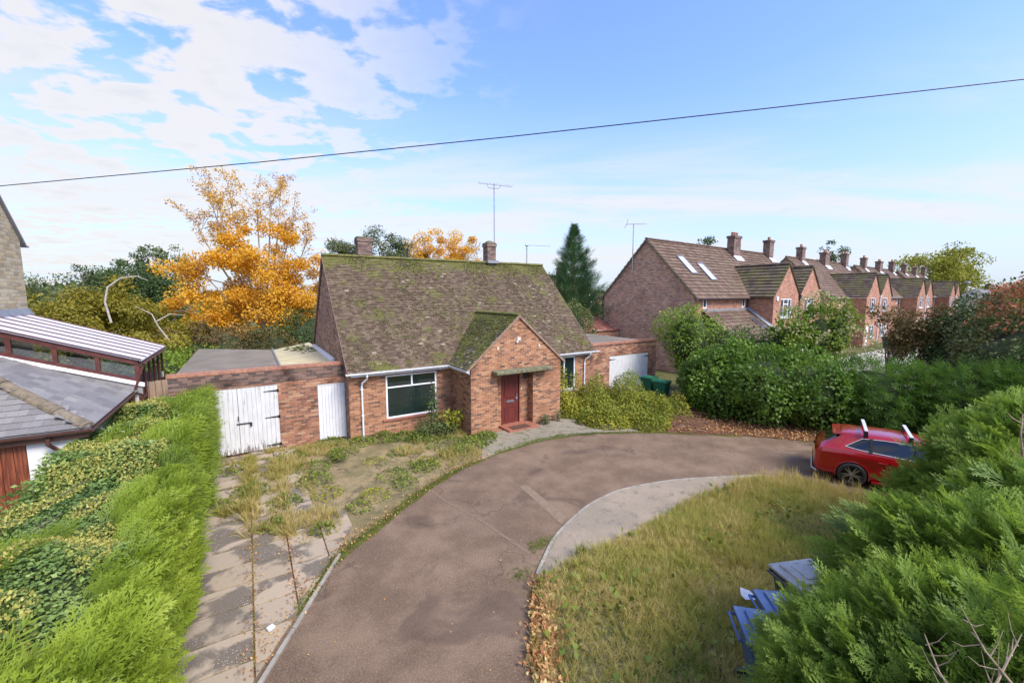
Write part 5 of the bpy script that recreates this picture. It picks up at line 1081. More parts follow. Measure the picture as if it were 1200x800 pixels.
def tree(label,cat,loc,E,leafm,n,size,group=None,r0=.18,bark=None,clumps=40,cr=.9,name='tree',extra=None,seed=0,up=.3,dens=1.0,spread=.8,flat=1.0,dirb=(0,0,0),holes=0):
    """a broadleaf crown of separate leaf clumps on limbs"""
    T=thing(name,label,cat,loc,0,group); L=np.array(loc); W_=[(e[0]+loc[0],e[1]+loc[1],e[2],*e[3:]) for e in E]
    C_,CN=ell_points(W_,clumps*2,.25); idx=R.permutation(len(C_))[:clumps]; C_=C_[idx];CN=CN[idx]
    if len(C_)==0: return T
    tg=[tuple(c) for c in C_[:min(len(C_),26)]]
    limbs(T,(loc[0],loc[1],0),tg,r0,bark or BARK,twigs=2)
    k=np.repeat(np.arange(len(C_)),max(1,n//len(C_))); crr=cr*R.uniform(.55,1.25,len(C_))[k]; d=rdir(len(k)); rr=R.random(len(k))**.45
    P=C_[k]+d*(crr*rr)[:,None]*np.array([1,1,.72*flat]); N=norm(d*.7+CN[k]*.5+np.array([0,0,.25]))
    rn=np.clip(.18*R.random(len(k))+.45*(R.random(len(C_))[k])+.35*R.random(len(k)),0,1)
    leafmesh('crown',P,N,size,leafm,T,up=up,rn=rn,spread=spread,dirbias=dirb)
    return T
def bumpy(W_,k,r0_=.30,seed=0,off=.86):
    out=list(W_); rr=np.random.default_rng(seed+500)
    for w in W_:
        for _ in range(k):
            d=rr.normal(size=3); d[2]=abs(d[2])*.8-.15; d/=np.linalg.norm(d); r=min(w[3:])*r0_*rr.uniform(.7,1.3); out.append((w[0]+d[0]*w[3]*off,w[1]+d[1]*w[4]*off,w[2]+d[2]*w[5]*off,r,r,r*rr.uniform(.8,1.5)))
    return out
def shrub(label,cat,loc,E,leafm,n,size,group=None,name='shrub',tmpl=LEAF,amp=.18,cf=1.6,par_core=.62,up=.35,spread=.7,dirb=(0,0,0),seed=0,tipw=.2,shell=.62,r0=.05,corem=None,twig=0,cl=.55,zs=None):
    T=thing(name,label,cat,loc,0,group); W_=[(e[0]+loc[0],e[1]+loc[1],e[2],*e[3:]) for e in E]
    P,N=ell_points(bumpy(W_,9,.34,seed),n,shell); P=clump_mod(P,N,amp,3.0/max(.6,min(e[3] for e in E)),seed)
    m_=P[:,2]>.02; P=P[m_];N=N[m_]
    leafmesh('foliage',P,N,size,leafm,T,up=up,spread=spread,dirbias=dirb,tmpl=tmpl,tipw=tipw,cf=cf,seed=seed,cl=cl)
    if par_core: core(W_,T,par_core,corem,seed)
    limbs(T,(loc[0],loc[1],0),[(w[0]+random.uniform(-.4,.4)*w[3],w[1]+random.uniform(-.4,.4)*w[4],w[2]+w[5]*random.uniform(.2,.9)) for w in W_ for _ in range(3)],r0,BARK,'stems',twigs=twig)
    return T
# --- the long hedge on the left: conifer sprays over ivy
HG=thing('conifer_hedge','long bright green conifer hedge running beside the slab drive','hedge',(-2,9,0))
def hedge_top(x,y): return 2.16+.12*np.sin(y*1.3)+.08*np.sin(y*3.1+1)+.05*np.sin(x*5)
def hx1(y): return -1.42+.10*np.sin(y*1.7)+.06*np.sin(y*4.3)
n=5200; y=R.uniform(1.0,9.3,n); m_=MB()
def hedge_pts(n,y0,y1):
    y=R.uniform(y0,y1,n); t=R.random(n); top=t<.42
    x=np.where(top,R.uniform(-2.75,-1.32,n)+.0*y,hx1(y)+R.uniform(-.10,.05,n)); z=np.where(top,hedge_top(x,y)+R.uniform(-.12,.02,n),R.uniform(.05,2.2,n))
    patch=vnoise(np.stack([x,y,z*0],1),1.9,5)
    keep=~(top&(x<-1.70-.95*(patch-.5)*2)); 
    N=np.where(top[:,None],np.array([[.25,.05,1.0]]),np.array([[1,.1,.30]])); return np.stack([x,y,z],1)[keep],N[keep]
P1_,N1_=hedge_pts(8600,1.2,8.6)
def fr_mesh(name,P,N,tm,size,mat,par,bias,up,tipw=.35,rn=None,sp=.35):
    n=len(P); yd=norm(N*.35+np.array(bias)+rdir(n)*sp); zd=norm(N*.6+np.array([0,0,.5])+rdir(n)*.45); s=size*R.uniform(.6,1.3,n)*np.where(R.random(n)<.12,1.35,1)
    if rn is None: rn=np.clip(R.random(n)*.4+vnoise(P,1.8,9)*.6,0,1)
    v,f,a=instances(tm[0],tm[1],tm[2],P,yd,zd,s,rn,tipw); o=np_mesh(name,v,f,a,mat,par); shift(o,par); return o
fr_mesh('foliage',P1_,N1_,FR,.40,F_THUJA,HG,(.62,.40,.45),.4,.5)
P1_,N1_=hedge_pts(9500,8.6,15.7); fr_mesh('far_foliage',P1_,N1_,FRS,.42,F_THUJA,HG,(.62,.40,.45),.4)
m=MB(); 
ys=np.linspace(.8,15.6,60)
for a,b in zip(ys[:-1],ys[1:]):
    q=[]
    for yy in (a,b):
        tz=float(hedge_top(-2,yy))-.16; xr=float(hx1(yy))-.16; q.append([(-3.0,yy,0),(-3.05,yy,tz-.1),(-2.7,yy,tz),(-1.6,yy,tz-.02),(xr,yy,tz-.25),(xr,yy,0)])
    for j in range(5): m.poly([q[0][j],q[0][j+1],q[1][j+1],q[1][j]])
m.poly(q[1][::-1]); shift(m.build('shade_core',CORE,HG,uv=False),HG)  # solid hedge filler, coloured dark as the shade behind the sprays
IV=thing('ivy','dark ivy with yellow-green flower heads covering the left half of the hedge','ivy',(-2.6,8,0))
n=105000; y=1.2+14.4*R.random(n)**1.25; x=R.uniform(-3.2,-1.35,n); side=R.random(n)<.22; x=np.where(side,-3.1+R.uniform(-.12,.05,n),x)
z=np.where(side,R.uniform(.2,2.25,n),hedge_top(x,y)+R.uniform(-.14,.03,n)); P=np.stack([x,y,z],1); lump=vnoise(P*[1,1,0],4.5,21); P[:,2]+=np.where(side,0,(lump-.5)*.22)
pt=vnoise(P*[1,1,0],1.9,5); kp=side|(x<-1.70-.95*(pt-.5)*2+.32); P=P[kp]; side=side[kp]; N=np.where(side[:,None],np.array([[-1,0,.4]]),np.array([[0,0,1.]]))
near=P[:,1]<9; sz=np.where(near,.048,.066)
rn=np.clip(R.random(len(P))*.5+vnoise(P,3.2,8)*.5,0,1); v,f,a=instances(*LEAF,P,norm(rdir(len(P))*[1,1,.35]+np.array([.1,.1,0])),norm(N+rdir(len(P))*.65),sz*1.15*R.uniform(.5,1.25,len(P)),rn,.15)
shift(np_mesh('leaves',v,f,a,F_IVY,IV),IV)
n=34000; y=1.2+14.2*R.random(n)**1.2; x=R.uniform(-3.15,-1.3,n); P=np.stack([x,y,0*y],1); k_=(vnoise(P,5.2,31)>.42)&(x<-1.45); P=P[k_]; P[:,2]=hedge_top(P[:,0],P[:,1])+.02+(vnoise(P*[1,1,0],4.5,21)-.5)*.2+R.uniform(0,.06,len(P))
v,f,a=instances(*LEAF,P,norm(rdir(len(P))+np.array([0,0,.8])),rdir(len(P)),.040*R.uniform(.5,1.3,len(P)),R.random(len(P)),.2); shift(np_mesh('flower_heads',v,f,a,F_IVYFL,IV),IV)
n=3000; P=np.stack([R.uniform(-3.0,-1.6,n),1.2+14*R.random(n),np.zeros(n)],1); P=P[vnoise(P,3.3,91)>.60]; P[:,2]=hedge_top(P[:,0],P[:,1])-.06; fr_mesh('stray_sprays',P,np.tile([.25,.05,1.],(len(P),1)),FRS,.34,F_THUJA,HG,(.62,.40,.45),.4,.5)
m=MB()
for k in range(26):
    yy=random.uniform(1.5,15); b=Vector((random.uniform(-2.9,-2.2),yy,2.0)); m.tube([b,b+Vector((.2,.2,.1)),b+Vector((.45,.35,.22))],[.012,.009,.005],5)
shift(m.build('stems',BARK,IV,uv=False),IV)
# --- untrimmed leyland conifers on the right
def leyland(label,loc,E,n,size,near=True,mat=F_LEY,seed=0,bias=(-.35,.35,.45),g='untrimmed conifers along the front boundary',amp=.26):
    T=thing('conifer',label,'conifer',loc,0,g); W_=[(e[0]+loc[0],e[1]+loc[1],e[2],*e[3:]) for e in E]
    P,N=ell_points(bumpy(W_,6,.30,seed,.74),int(n*1.15),.62); P=clump_mod(P,N,amp,2.2,seed)
    rn=np.clip(R.random(len(P))*.40+vnoise(P,2.4,seed)*.62,0,1)
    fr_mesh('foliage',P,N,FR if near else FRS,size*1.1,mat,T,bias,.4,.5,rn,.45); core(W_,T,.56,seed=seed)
    m=MB()
    for w in W_[:3]:
        for _ in range(4):
            d=rdir(1)[0]*[1,1,.3]+[0,0,.35]; d/=np.linalg.norm(d); c=Vector(w[:3]); e=c+Vector(d*np.array(w[3:])*1.05); s=c.lerp(e,.55); md=s.lerp(e,.5)+Vector((0,0,.06)); m.tube([c,s,md,e],[.035,.022,.014,.006],5)
            for q in range(3): p=s.lerp(e,random.random()); t_=p+Vector(rdir(1)[0])*.3; m.tube([p,t_],[.008,.003],4)
    shift(m.build('branches',BARK,T,uv=False),T); return T
leyland('nearest conifer in the bottom right corner with bare twig tips',(4.5,-.55,0),[(0,0,1.3,1.35,1.2,1.55),(.8,.1,1.5,1.2,1.1,1.5)],4300,.31,seed=1)
leyland('feathery conifer overhanging the blue bins',(5.55,.88,0),[(0,0,1.1,1.25,1.1,1.25),(-.45,.35,.9,.9,.8,.95)],4300,.31,seed=2)
leyland('feathery conifer right behind the grey lidded bin',(7.45,.78,0),[(0,0,1.25,1.35,1.25,1.35),(.3,.5,.9,1.2,.8,1.0)],4000,.33,seed=3)
leyland('broad conifer between the lawn and the bottom right tree',(9.2,.60,0),[(0,0,1.35,1.45,1.3,1.45),(.1,.6,.95,1.25,.85,1.0)],3600,.36,seed=4)
leyland('conifer reaching across the front of the red car',(11.2,1.0,0),[(0,0,1.6,1.25,1.25,1.55),(-.1,.6,1.1,.9,.9,1.0),(.6,-.1,2.0,1.2,1.2,1.3)],3300,.42,seed=5)
leyland('tallest conifer at the right edge beyond the car bonnet',(12.9,.0,0),[(0,0,1.8,1.4,1.3,1.9),(.3,-.4,2.3,1.3,1.2,1.6)],3000,.42,seed=6)
m=MB(); b=Vector((9.6,.9,2.3)); P_=[b,b+Vector((.02,.05,.45)),b+Vector((-.05,.1,.85)),b+Vector((.08,.12,1.15))]; m.tube(P_,[.02,.016,.011,.005],6)
for k in range(8):
    s=b.lerp(P_[3],.1+k*.11); d=Vector(((-1)**k*.30,random.uniform(-.1,.2),.16)); m.tube([s,s+d*.6,s+d+Vector((0,0,.05))],[.012,.008,.003],5)
shift(m.build('bare_leader',TWIG,[o for o in COL.objects if o.get('label','').startswith('broad conifer')][0],uv=False),HG)
par=[o for o in COL.objects if o.get('label','').startswith('nearest conifer')][0]
m=MB()
for (b,d) in (((3.85,.42,2.55),(.5,-.10,.35)),((4.1,.3,2.6),(-.15,.3,.5)),((3.9,.5,2.4),(.35,.3,.2)),((4.5,.1,2.9),(.4,.2,.25))):
    b=Vector(b);d=Vector(d); m.tube([b-d*.6,b+Vector((.03,-.02,0)),b+d*.5,b+d*.9+Vector((0,0,.06))],[.013,.010,.007,.003],6)
    for k in range(7): s=b+d*(k*.14); t_=Vector(rdir(1)[0])*.16; m.tube([s,s+t_*.6,s+t_+Vector((0,0,.05))],[.005,.003,.0015],4)
shift(m.build('bare_twigs',TWIG,par,uv=False),par)
# far side of the drive: dark hedge
g='dark green shrubs between the drive and the terrace'
HL=[((17.75,10.6,0),'dark green hedge shrub beside the pile of cut branches',1.45,1.5,3.0),((18.3,9.0,0),'dark green hedge shrub nearest the leaf strewn bank',1.75,1.6,3.1),((19.3,7.6,0),'dark green hedge shrub behind the rear of the red car',1.8,1.6,3.0),((20.5,5.7,0),'dark green hedge shrub above the car roof bars',1.8,1.5,2.8),((21.3,3.5,0),'dark green hedge shrub beyond the car bonnet',2.0,1.5,2.7),((21.4,1.0,0),'hedge conifer at the right edge under the red-tipped shrub',2.2,1.6,3.1)]
for i,(lc,lb,r_,cz_,h) in enumerate(HL):
    E=[(0,0,cz_*.85,r_,r_*1.05,h-cz_*.85),(-.5,-.45,cz_*.6,r_*.8,r_*.8,cz_*.75),(.5,.5,cz_*.9,r_*.9,r_*.9,h*.93-cz_*.9)]
    if i in (0,1,2): shrub(lb,'shrub',lc,E,F_LAUREL,15000,.15,g,amp=.28,seed=i+40,spread=.8,cl=.65,cf=2.2)
    else: leyland(lb,lc,E,3000,.5,False,F_LEYD,seed=i+40,g=g,amp=.24,bias=(-.5,-.1,.15))
shrub('dense dark hedge shrub in the second row behind the bank','shrub',(19.9,10.8,0),[(0,0,1.4,1.9,1.9,1.4),(.5,-1.5,1.35,1.6,1.6,1.3)],F_LAUREL,9000,.16,g,amp=.28,seed=61)
shrub('light green bushy tree right of the green bins','tree',(19.25,13.1,0),[(0,0,2.9,1.55,1.4,1.8),(.1,-.5,1.5,1.15,1.1,1.3),(.9,-1.3,1.4,1.25,1.2,1.4),(.9,.1,2.5,1.3,1.2,1.5)],F_LIGHT,13000,.13,None,name='bushy_tree',amp=.32,seed=50,r0=.09,par_core=.6,shell=.5)
shrub('elder shrub topped with cream flower heads in front of the paired gables','shrub',(22.6,8.7,0),[(0,0,3.2,1.05,1.05,1.8),(-.9,.9,2.8,1.1,1.1,1.5),(.4,-.6,3.4,.75,.75,1.5)],F_LIGHT,9000,.13,None,amp=.35,seed=51,r0=.08,par_core=.5,shell=.5)
el=[o for o in COL.objects if o.get('label','').startswith('elder shrub')][0]
P,N=ell_points([(22.6,8.7,3.4,1.3,1.3,2.0),(21.7,9.6,3.0,1.25,1.25,1.7),(21.4,7.2,2.6,1.2,1.2,1.3)],5200,.9); k_=(N[:,2]>.15)&(vnoise(P,2.6,77)>.52); leafmesh('flower_heads',P[k_],N[k_],.12,F_CREAM,el)
shrub('rambling shrub with pale flower heads at the left end of the dark hedge top','shrub',(20.6,11.9,0),[(0,0,2.4,1.4,1.3,1.2),(1.2,-1.0,2.4,1.2,1.2,1.2)],F_MID,6500,.13,None,amp=.3,seed=52,par_core=.6)
tree('slim bronze leaved tree left of centre in front of the second block','tree',(26.5,7.2,0),[(0,0,3.6,1.2,1.2,1.5),(.5,-.8,3.2,1.0,1.0,1.2)],F_BROWNG,4200,.12,'small trees on the terrace verge',.06,clumps=34,cr=.5)
tree('slim olive bronze tree next to the dark round bush','tree',(27.4,6.1,0),[(0,0,3.3,1.1,1.1,1.4),(-.4,.5,3.0,.9,.9,1.2)],F_BROWNG,4000,.12,'small trees on the terrace verge',.06,clumps=30,cr=.5)
shrub('round dark green tree left of the red-tipped shrub','tree',(27.6,4.9,0),[(0,0,3.3,1.3,1.3,2.0),(-.3,.3,2.2,1.1,1.1,1.6)],F_DGREEN,7000,.13,None,name='round_tree',amp=.3,seed=54)
shrub('large shrub with green and bronze leaves at the right edge','shrub',(24.8,1.6,0),[(0,0,2.8,3.1,3.0,3.0),(-1.2,1.0,2.3,2.1,2.1,2.5),(.8,.6,3.6,2.2,2.2,2.2),(-.6,-1.8,2.6,2.4,2.4,2.9)],F_PHOT,30000,.12,None,name='large_shrub',amp=.3,seed=55,cl=.7)
ph=[o for o in COL.objects if o.get('label','').startswith('large shrub')][0]
P,N=ell_points([(24.8,1.6,2.9,3.2,3.1,3.1),(25.6,2.2,3.7,2.3,2.3,2.3),(24.2,-.2,2.7,2.5,2.5,3.0),(23.6,2.6,2.4,2.1,2.1,2.6)],16000,.93); k_=(N[:,2]>.52)&(vnoise(P,1.7,78)>.42); leafmesh('red_tips',P[k_],N[k_],.14,F_PHOTR,ph)
# --- trees behind on the left
g='trees behind the bungalow'
OT=tree('tall autumn tree with orange leaves and sparse brown top shoots','tree',(.9,33.5,0),[(-.2,0,6.0,4.0,3.2,3.2),(-3.0,-.5,5.6,2.4,2.2,2.4),(-3.2,-.4,4.0,2.0,1.8,1.8),(2.6,-.6,5.4,2.5,2.0,2.8),(1.6,-.8,3.6,2.6,1.8,1.9),(.3,-.6,7.6,2.6,2.2,2.0),(-.9,0,3.6,3.2,2.4,2.2),(-1.4,0,9.0,1.3,1.2,1.5),(1.0,0,9.6,1.1,1.1,1.5)],F_ORANGE,46000,.17,g,.22,PBARK,clumps=150,cr=.85,name='autumn_tree')
m=MB(); cl=[]
for (dx,hz,ln) in ((-2.7,12.2,.5),(-1.6,12.9,.3),(-2.2,11.5,.9),(.9,12.6,.4),(1.6,12.9,.2),(2.2,11.3,.8),(0,11.8,0),(-3.6,10.4,.8),(3.3,9.9,.8)):
    b=Vector((.9+dx*.25,33.5,4.5)); t_=Vector((.9+dx,33.5+random.uniform(-1,1),hz)); md=b.lerp(t_,.55)+Vector((dx*.08,0,.3)); m.tube([b,md,t_],[.085,.05,.012],6)
    for k in range(16):
        s=md.lerp(t_,random.random()**.7); e=s+Vector((random.gauss(0,.55),random.gauss(0,.5),random.uniform(.2,1.1))); m.tube([s,s.lerp(e,.5)+Vector((0,0,.05)),e],[.022,.014,.006],4); cl+= [s.lerp(e,.6),e,e]
shift(m.build('upright_limbs',PBARK,OT,uv=False),OT)
C_=np.array([tuple(c) for c in cl]); k=np.repeat(np.arange(len(C_)),13); P=C_[k]+rdir(len(k))*(.30*R.random(len(k))**.5)[:,None]; leafmesh('top_leaves',P,rdir(len(P)),.13,F_ORTOP,OT)
tree('second orange tree showing above the middle of the ridge','tree',(15.4,36.8,0),[(0,0,7.8,3.8,3.0,3.0),(-2.6,0,7.0,2.4,2.2,2.3),(1.9,0,8.8,2.2,2.0,2.8),(-.6,0,9.8,2.0,1.6,2.0)],F_ORANGE,17000,.18,g,.2,clumps=75,cr=.75,name='autumn_tree')
tree('thin brown twigged tree right of the second orange tree','tree',(18.4,36.2,0),[(0,0,7.5,1.5,1.4,2.2)],F_ORTOP,1300,.13,g,.12,clumps=26,cr=.5)
tree('loose grey green tree behind the left chimney','tree',(9.6,37.2,0),[(0,0,8.0,3.3,2.8,2.9),(-2.2,0,8.4,1.9,1.6,2.2),(2.4,0,7.9,2.2,1.6,2.0)],F_SILVER,17000,.17,g,.18,clumps=85,cr=.72,name='willow_tree',dirb=(0,0,-.6))
tree('dark green tree left of the tall orange tree','tree',(-7.2,45,0),[(0,0,5.6,2.7,2.4,2.6),(.2,0,4,2.8,2.4,2.6)],F_DGREEN,16000,.2,g,.2,clumps=90,cr=.95)
tree('thin topped tree rising above the dark tree','tree',(-6.6,47,0),[(0,0,8.2,2.4,1.8,1.6)],F_MID,2600,.18,g,.12,clumps=40,cr=.5)
for i,(x,y_,h,r_,mm) in enumerate([(-19.5,62,7.8,3.6,F_MID),(-15.5,60,8.6,3.6,F_SILVER),(-11.8,62,8.8,3.4,F_MID),(-8.4,60,8.3,3.2,F_LIGHT)]):
    lb=['green tree just right of the stone gable in the distant row','grey green tree second from the stone gable in the distant row','mid green tree with bare twig top in the distant row','yellow green tree at the right end of the distant row'][i]
    tree(lb,'tree',(x,y_,0),[(0,0,h*.5,r_,r_*.8,h*.5),(1,0,h*.35,r_,r_,h*.35)],mm,9000,.24,'distant row of trees on the left',.2,clumps=80,cr=1.0)
OW=tree('olive weeping birch behind the conservatory roof','tree',(-6.6,29.5,0),[(0,0,3.2,3.9,3.2,2.3),(-1.5,-.5,3.6,2.3,2.2,1.9),(1.1,-.4,4.2,1.6,1.6,1.9),(2.9,-1.0,2.4,2.6,2.2,1.6)],F_OLIVE,36000,.15,g,.16,PBARK,clumps=150,cr=.75,name='weeping_tree',dirb=(0,0,-.9),flat=1.1)
m=MB(); m.tube([(-5.6,27.3,3.9),(-5.75,27.3,4.9),(-5.6,27.3,5.6),(-5.1,27.3,6.05),(-4.5,27.3,6.15),(-4.1,27.3,5.95)],[.05,.045,.042,.034,.025,.012],8); m.tube([(-3.4,26.8,2.9),(-3.8,26.8,3.7),(-4.0,26.8,4.3),(-4.6,26.8,4.7)],[.042,.034,.028,.01],7); m.tube([(-3.9,26.8,3.9),(-3.3,26.8,4.3),(-2.7,26.8,4.2)],[.04,.025,.01],6); m.tube([(-8.6,27,4.3),(-8.7,27,5.0),(-8.4,27,5.3)],[.05,.04,.01],6)
shift(m.build('bare_limbs',PBARK,OW,uv=False),OW)
shrub('low bronze green bushes behind the grey felt roof','shrub',(-1.6,28.6,0),[(0,0,1.7,2.6,1.6,1.9),(-2.4,.3,1.5,1.8,1.5,1.7),(2.4,.5,1.6,1.9,1.6,1.7)],F_BROWNG,15000,.14,None,amp=.35,seed=60)
shrub('dark green bush beneath the right side of the tall orange tree','shrub',(3.6,31.2,0),[(0,0,2.0,2.4,1.9,2.5),(-2.2,-.6,1.5,1.9,1.5,1.8)],F_DGREEN,11000,.15,None,amp=.35,seed=62)
shrub('leafy green climber spilling beside the felt roof edge','climber',(-3.2,23.4,0),[(0,0,1.4,.9,2.2,1.5),(-.2,2.2,1.3,1.2,2.0,1.4),(.9,3.7,1.2,1.6,1.1,1.5)],F_LIGHT,9000,.12,None,name='climber',amp=.25,seed=63)
shrub('green bush between the conservatory and the felt roof','shrub',(-4.6,25.0,0),[(0,0,1.3,1.4,1.6,1.5)],F_MID,6000,.12,None,amp=.3,seed=64)
# dark conifer right of the house
CT=thing('conifer_tree','tall dark green conifer right of the bungalow roof','tree',(23.6,27.4,0),0)
m=MB(); m.tube([(23.6,27.4,0),(23.6,27.4,6),(23.6,27.4,11.2)],[.22,.13,.02],8); shift(m.build('trunk',BARK,CT,uv=False),CT)
n=4600; t=R.random(n)**.75; z=1.0+t*10.0; rad_=4.9*np.clip((1-t)*1.05,0,1)**1.05*(.72+.40*((z*.95)%1.0<.45)); ang=R.uniform(0,6.283,n); rad_=rad_*(.62+.62*vnoise(np.stack([np.cos(ang)*3,np.sin(ang)*3,z*1.5],1),1.9,4)); 
o_=np.stack([np.cos(ang),np.sin(ang),0*z],1); P=np.array([23.6,27.4,0])+o_*rad_[:,None]*R.uniform(.35,.95,n)[:,None]; P[:,2]=z
fr_mesh('foliage',P,o_*2.6,FRS,.35+1.05*(1-t),F_DARKCON,CT,(0,0,.85),.4,.3,None,.22)
core([(23.6,27.4,2.4,1.5,1.5,2.4)],CT,.8,plain('conifer_core_shade',(.012,.03,.014),1,var=.3,scale=6))  # solid filler around the trunk, crown's inner shade painted as near-black green
shrub('round green bush below the dark conifer','shrub',(19.9,22.9,0),[(0,0,2.6,1.4,1.3,2.1)],F_MID,6000,.13,None,amp=.25,seed=66)
# far right background
g='trees far beyond the terrace'
tree('wide yellow green tree beyond the end of the terrace','tree',(127,27,0),[(0,0,9,9,8,6),(-6,0,8,5,5,5),(7,0,7,5,5,5),(1,0,13,5,4,3)],F_YELG,16000,.5,g,.4,clumps=130,cr=2.0)
tree('yellowish tree showing between the terrace chimneys','tree',(72,33,0),[(0,0,7,4.5,4,4.0)],F_YELG,4500,.34,g,.25,clumps=50,cr=1.1)
for (x,y_,h,lb) in ((50.4,32.8,13.6,'dark evergreen top behind the nearest terrace chimney'),(70,26.3,12.6,'left of two narrow evergreens behind the terrace'),(71.2,25.2,12.0,'right of two narrow evergreens behind the terrace')):
    tree(lb,'tree',(x,y_,0),[(0,0,h-3.5,1.5,1.5,3.6),(0,0,h-6,2,2,4)],F_DGREEN,5000,.26,g,.16,clumps=55,cr=.7)
tree('orange brown tree at the far right horizon','tree',(92,10.5,0),[(0,0,4.2,5,5,3.2),(4,-4,4,4,4,3)],F_PHOTR,7000,.34,g,.25,clumps=60,cr=1.3)
tree('olive tree before the distant white house','tree',(76,10.2,0),[(0,0,2.6,2.6,2.6,2.2)],F_LIGHT,4000,.26,g,.2,clumps=40,cr=.9)
# far tree line, one mass
n=26000; a=R.uniform(rad(-30),rad(125),n); d=R.uniform(150,230,n); base_h=4+5*vnoise(np.stack([a*30,0*a,0*a],1),1.0,12); z=R.random(n)**.6*base_h; P=np.stack([np.cos(a)*d,np.sin(a)*d,z],1)
o_=leafmesh('distant_wood',P,norm(-P*[1,1,0]+np.array([0,0,30.])),2.2,F_MID); tag(o_,'hazy far tree line along the horizon','wood',kind='stuff')
# --- long grass on the lawn
def in_poly(P,poly):
    x,y=P[:,0],P[:,1]; c=np.zeros(len(P),bool); n=len(poly)
    for i in range(n):
        x1,y1=poly[i];x2,y2=poly[i-1]; cond=((y1>y)!=(y2>y)); 
        with np.errstate(divide='ignore',invalid='ignore'): xi=(x2-x1)*(y-y1)/(y2-y1)+x1
        c^=cond&(x<xi)
    return c
def tufts(name,P,h,mat,label,cat,lean=(0,0,0),rn=None,sp=.28,kind='stuff',wid=1.0):
    parts=[]
    idx=R.integers(0,3,len(P))
    if rn is None: rn=np.clip(R.random(len(P))*.45+vnoise(P,1.6,14)*.6,0,1)
    for k in range(3):
        q=idx==k; n=q.sum(); hh=(h[q] if np.ndim(h) else h*R.uniform(.5,1.25,n)); yd=norm(np.array([0,0,1.])+rdir(n)*sp+np.array(lean)); zd=rdir(n)*[1,1,.1]
        parts.append(instances(*BL[k],P[q],yd,zd,np.stack([hh*wid,hh,hh*wid],1),rn[q],.35))
    v,f,a=merge(parts); o=np_mesh(name,v,f,a,mat); return tag(o,label,cat,kind=kind)
poly=LAWNP
n=43000; P=np.stack([R.uniform(2.4,14.4,n),R.uniform(-.2,6.1,n),np.full(n,.01)],1); P=P[in_poly(P,poly)]
patch=vnoise(P,1.15,14); hh=(.11+.20*vnoise(P,2.4,15))*R.uniform(.5,1.35,len(P)); 
ed=P[:,1]<IS[0][1]; hh*=np.where(P[:,0]<3.9,.55,1)
rn=np.clip(R.random(len(P))*.45+vnoise(P,4.5,16)*.25+patch*.50+.14*(P[:,0]>8)*(vnoise(P,.8,3)),0,1)
tufts('lawn_grass',P,hh,F_GRASS,'long unmown green and straw grass on the round lawn','grass',rn=rn,sp=.75,lean=(.05,-.15,0))
n=2600; P=np.stack([R.uniform(7.5,14.2,n),R.uniform(1.0,6.1,n),np.full(n,.01)],1); P=P[in_poly(P,poly)&(vnoise(P,1.0,19)>.35)]
tufts('seeding_grass',P,.46,F_DRY,'tall straw coloured seeding grass by the car','grass',sp=.35,wid=.5)
n=2200; P=np.stack([R.uniform(3.2,12.5,n),R.uniform(.5,6.0,n),np.full(n,.05)],1); P=P[in_poly(P,poly)&(vnoise(P,2.6,29)>.60)]; P[:,2]=R.uniform(.05,.22,len(P))
tag(leafmesh('lawn_weeds',P,np.tile([0,0,1.],(len(P),1)),.13,F_WEED,dirbias=(0,0,.3),spread=1.2),'broad leaved weeds growing in the long lawn','weeds',kind='stuff')
# leaf litter
def litter(name,P,size,label,mat=F_LITTER): 
    n=len(P); o=leafmesh(name,P,np.tile([0,0,1.],(n,1)),size,mat,spread=1.5,up=.8,cl=0); return tag(o,label,'fallen leaves',kind='stuff')
def along(pts,n,w,off=0):
    pts=np.array(pts); i=R.integers(0,len(pts)-1,n); t=R.random(n)[:,None]; p=pts[i]*(1-t)+pts[i+1]*t; d=norm(pts[i+1]-pts[i]); nn=np.stack([-d[:,1],d[:,0]],1); return p+nn*(off+R.normal(0,w,n))[:,None]
q=along([p for p in AS if 2.3<p[0]<4.3 and p[1]<5.9],2600,.11,-.19); litter('lawn_edge_leaves',np.c_[q,R.uniform(.02,.09,len(q))],.075,'brown and yellow fallen leaves along the lawn kerb')
n=7000; P=np.stack([R.uniform(13,18.5,n),R.uniform(5.5,12.5,n),R.uniform(.01,.07,n)],1); kk=in_poly(P,[(13.2,9.95),(15.07,8.34),(15.9,7.5),(16.6,6.3),(18,5.0),(19,7),(17,10),(15.5,12.4),(14,11.6)]); litter('bank_leaves',P[kk],.085,'drift of orange brown fallen leaves on the bank behind the drive')
q=along([(-.29,6.2),(1.37,8.6),(2.69,9.51),(4.71,10.83),(6.5,11.45)],1000,.14,.12); q2=along([(-.21,6.6),(-.21,12)],260,.10); q3=along([(.43,7.6),(.43,12)],260,.10); q4=along([(-1.18,6),(-1.18,12)],260,.07)
q=np.r_[q,q2,q3,q4]; litter('garden_leaves',np.c_[q,R.uniform(.025,.05,len(q))],.045,'scattered fallen leaves in the slab joints and garden edge')
n=520; P=np.stack([R.uniform(0,15,n),R.uniform(4,11.5,n),R.uniform(.002,.012,n)],1); kk=in_poly(P,LS+AS[::-1]); litter('drive_leaves',P[kk],.034,'few pale fallen leaves scattered over the tarmac')
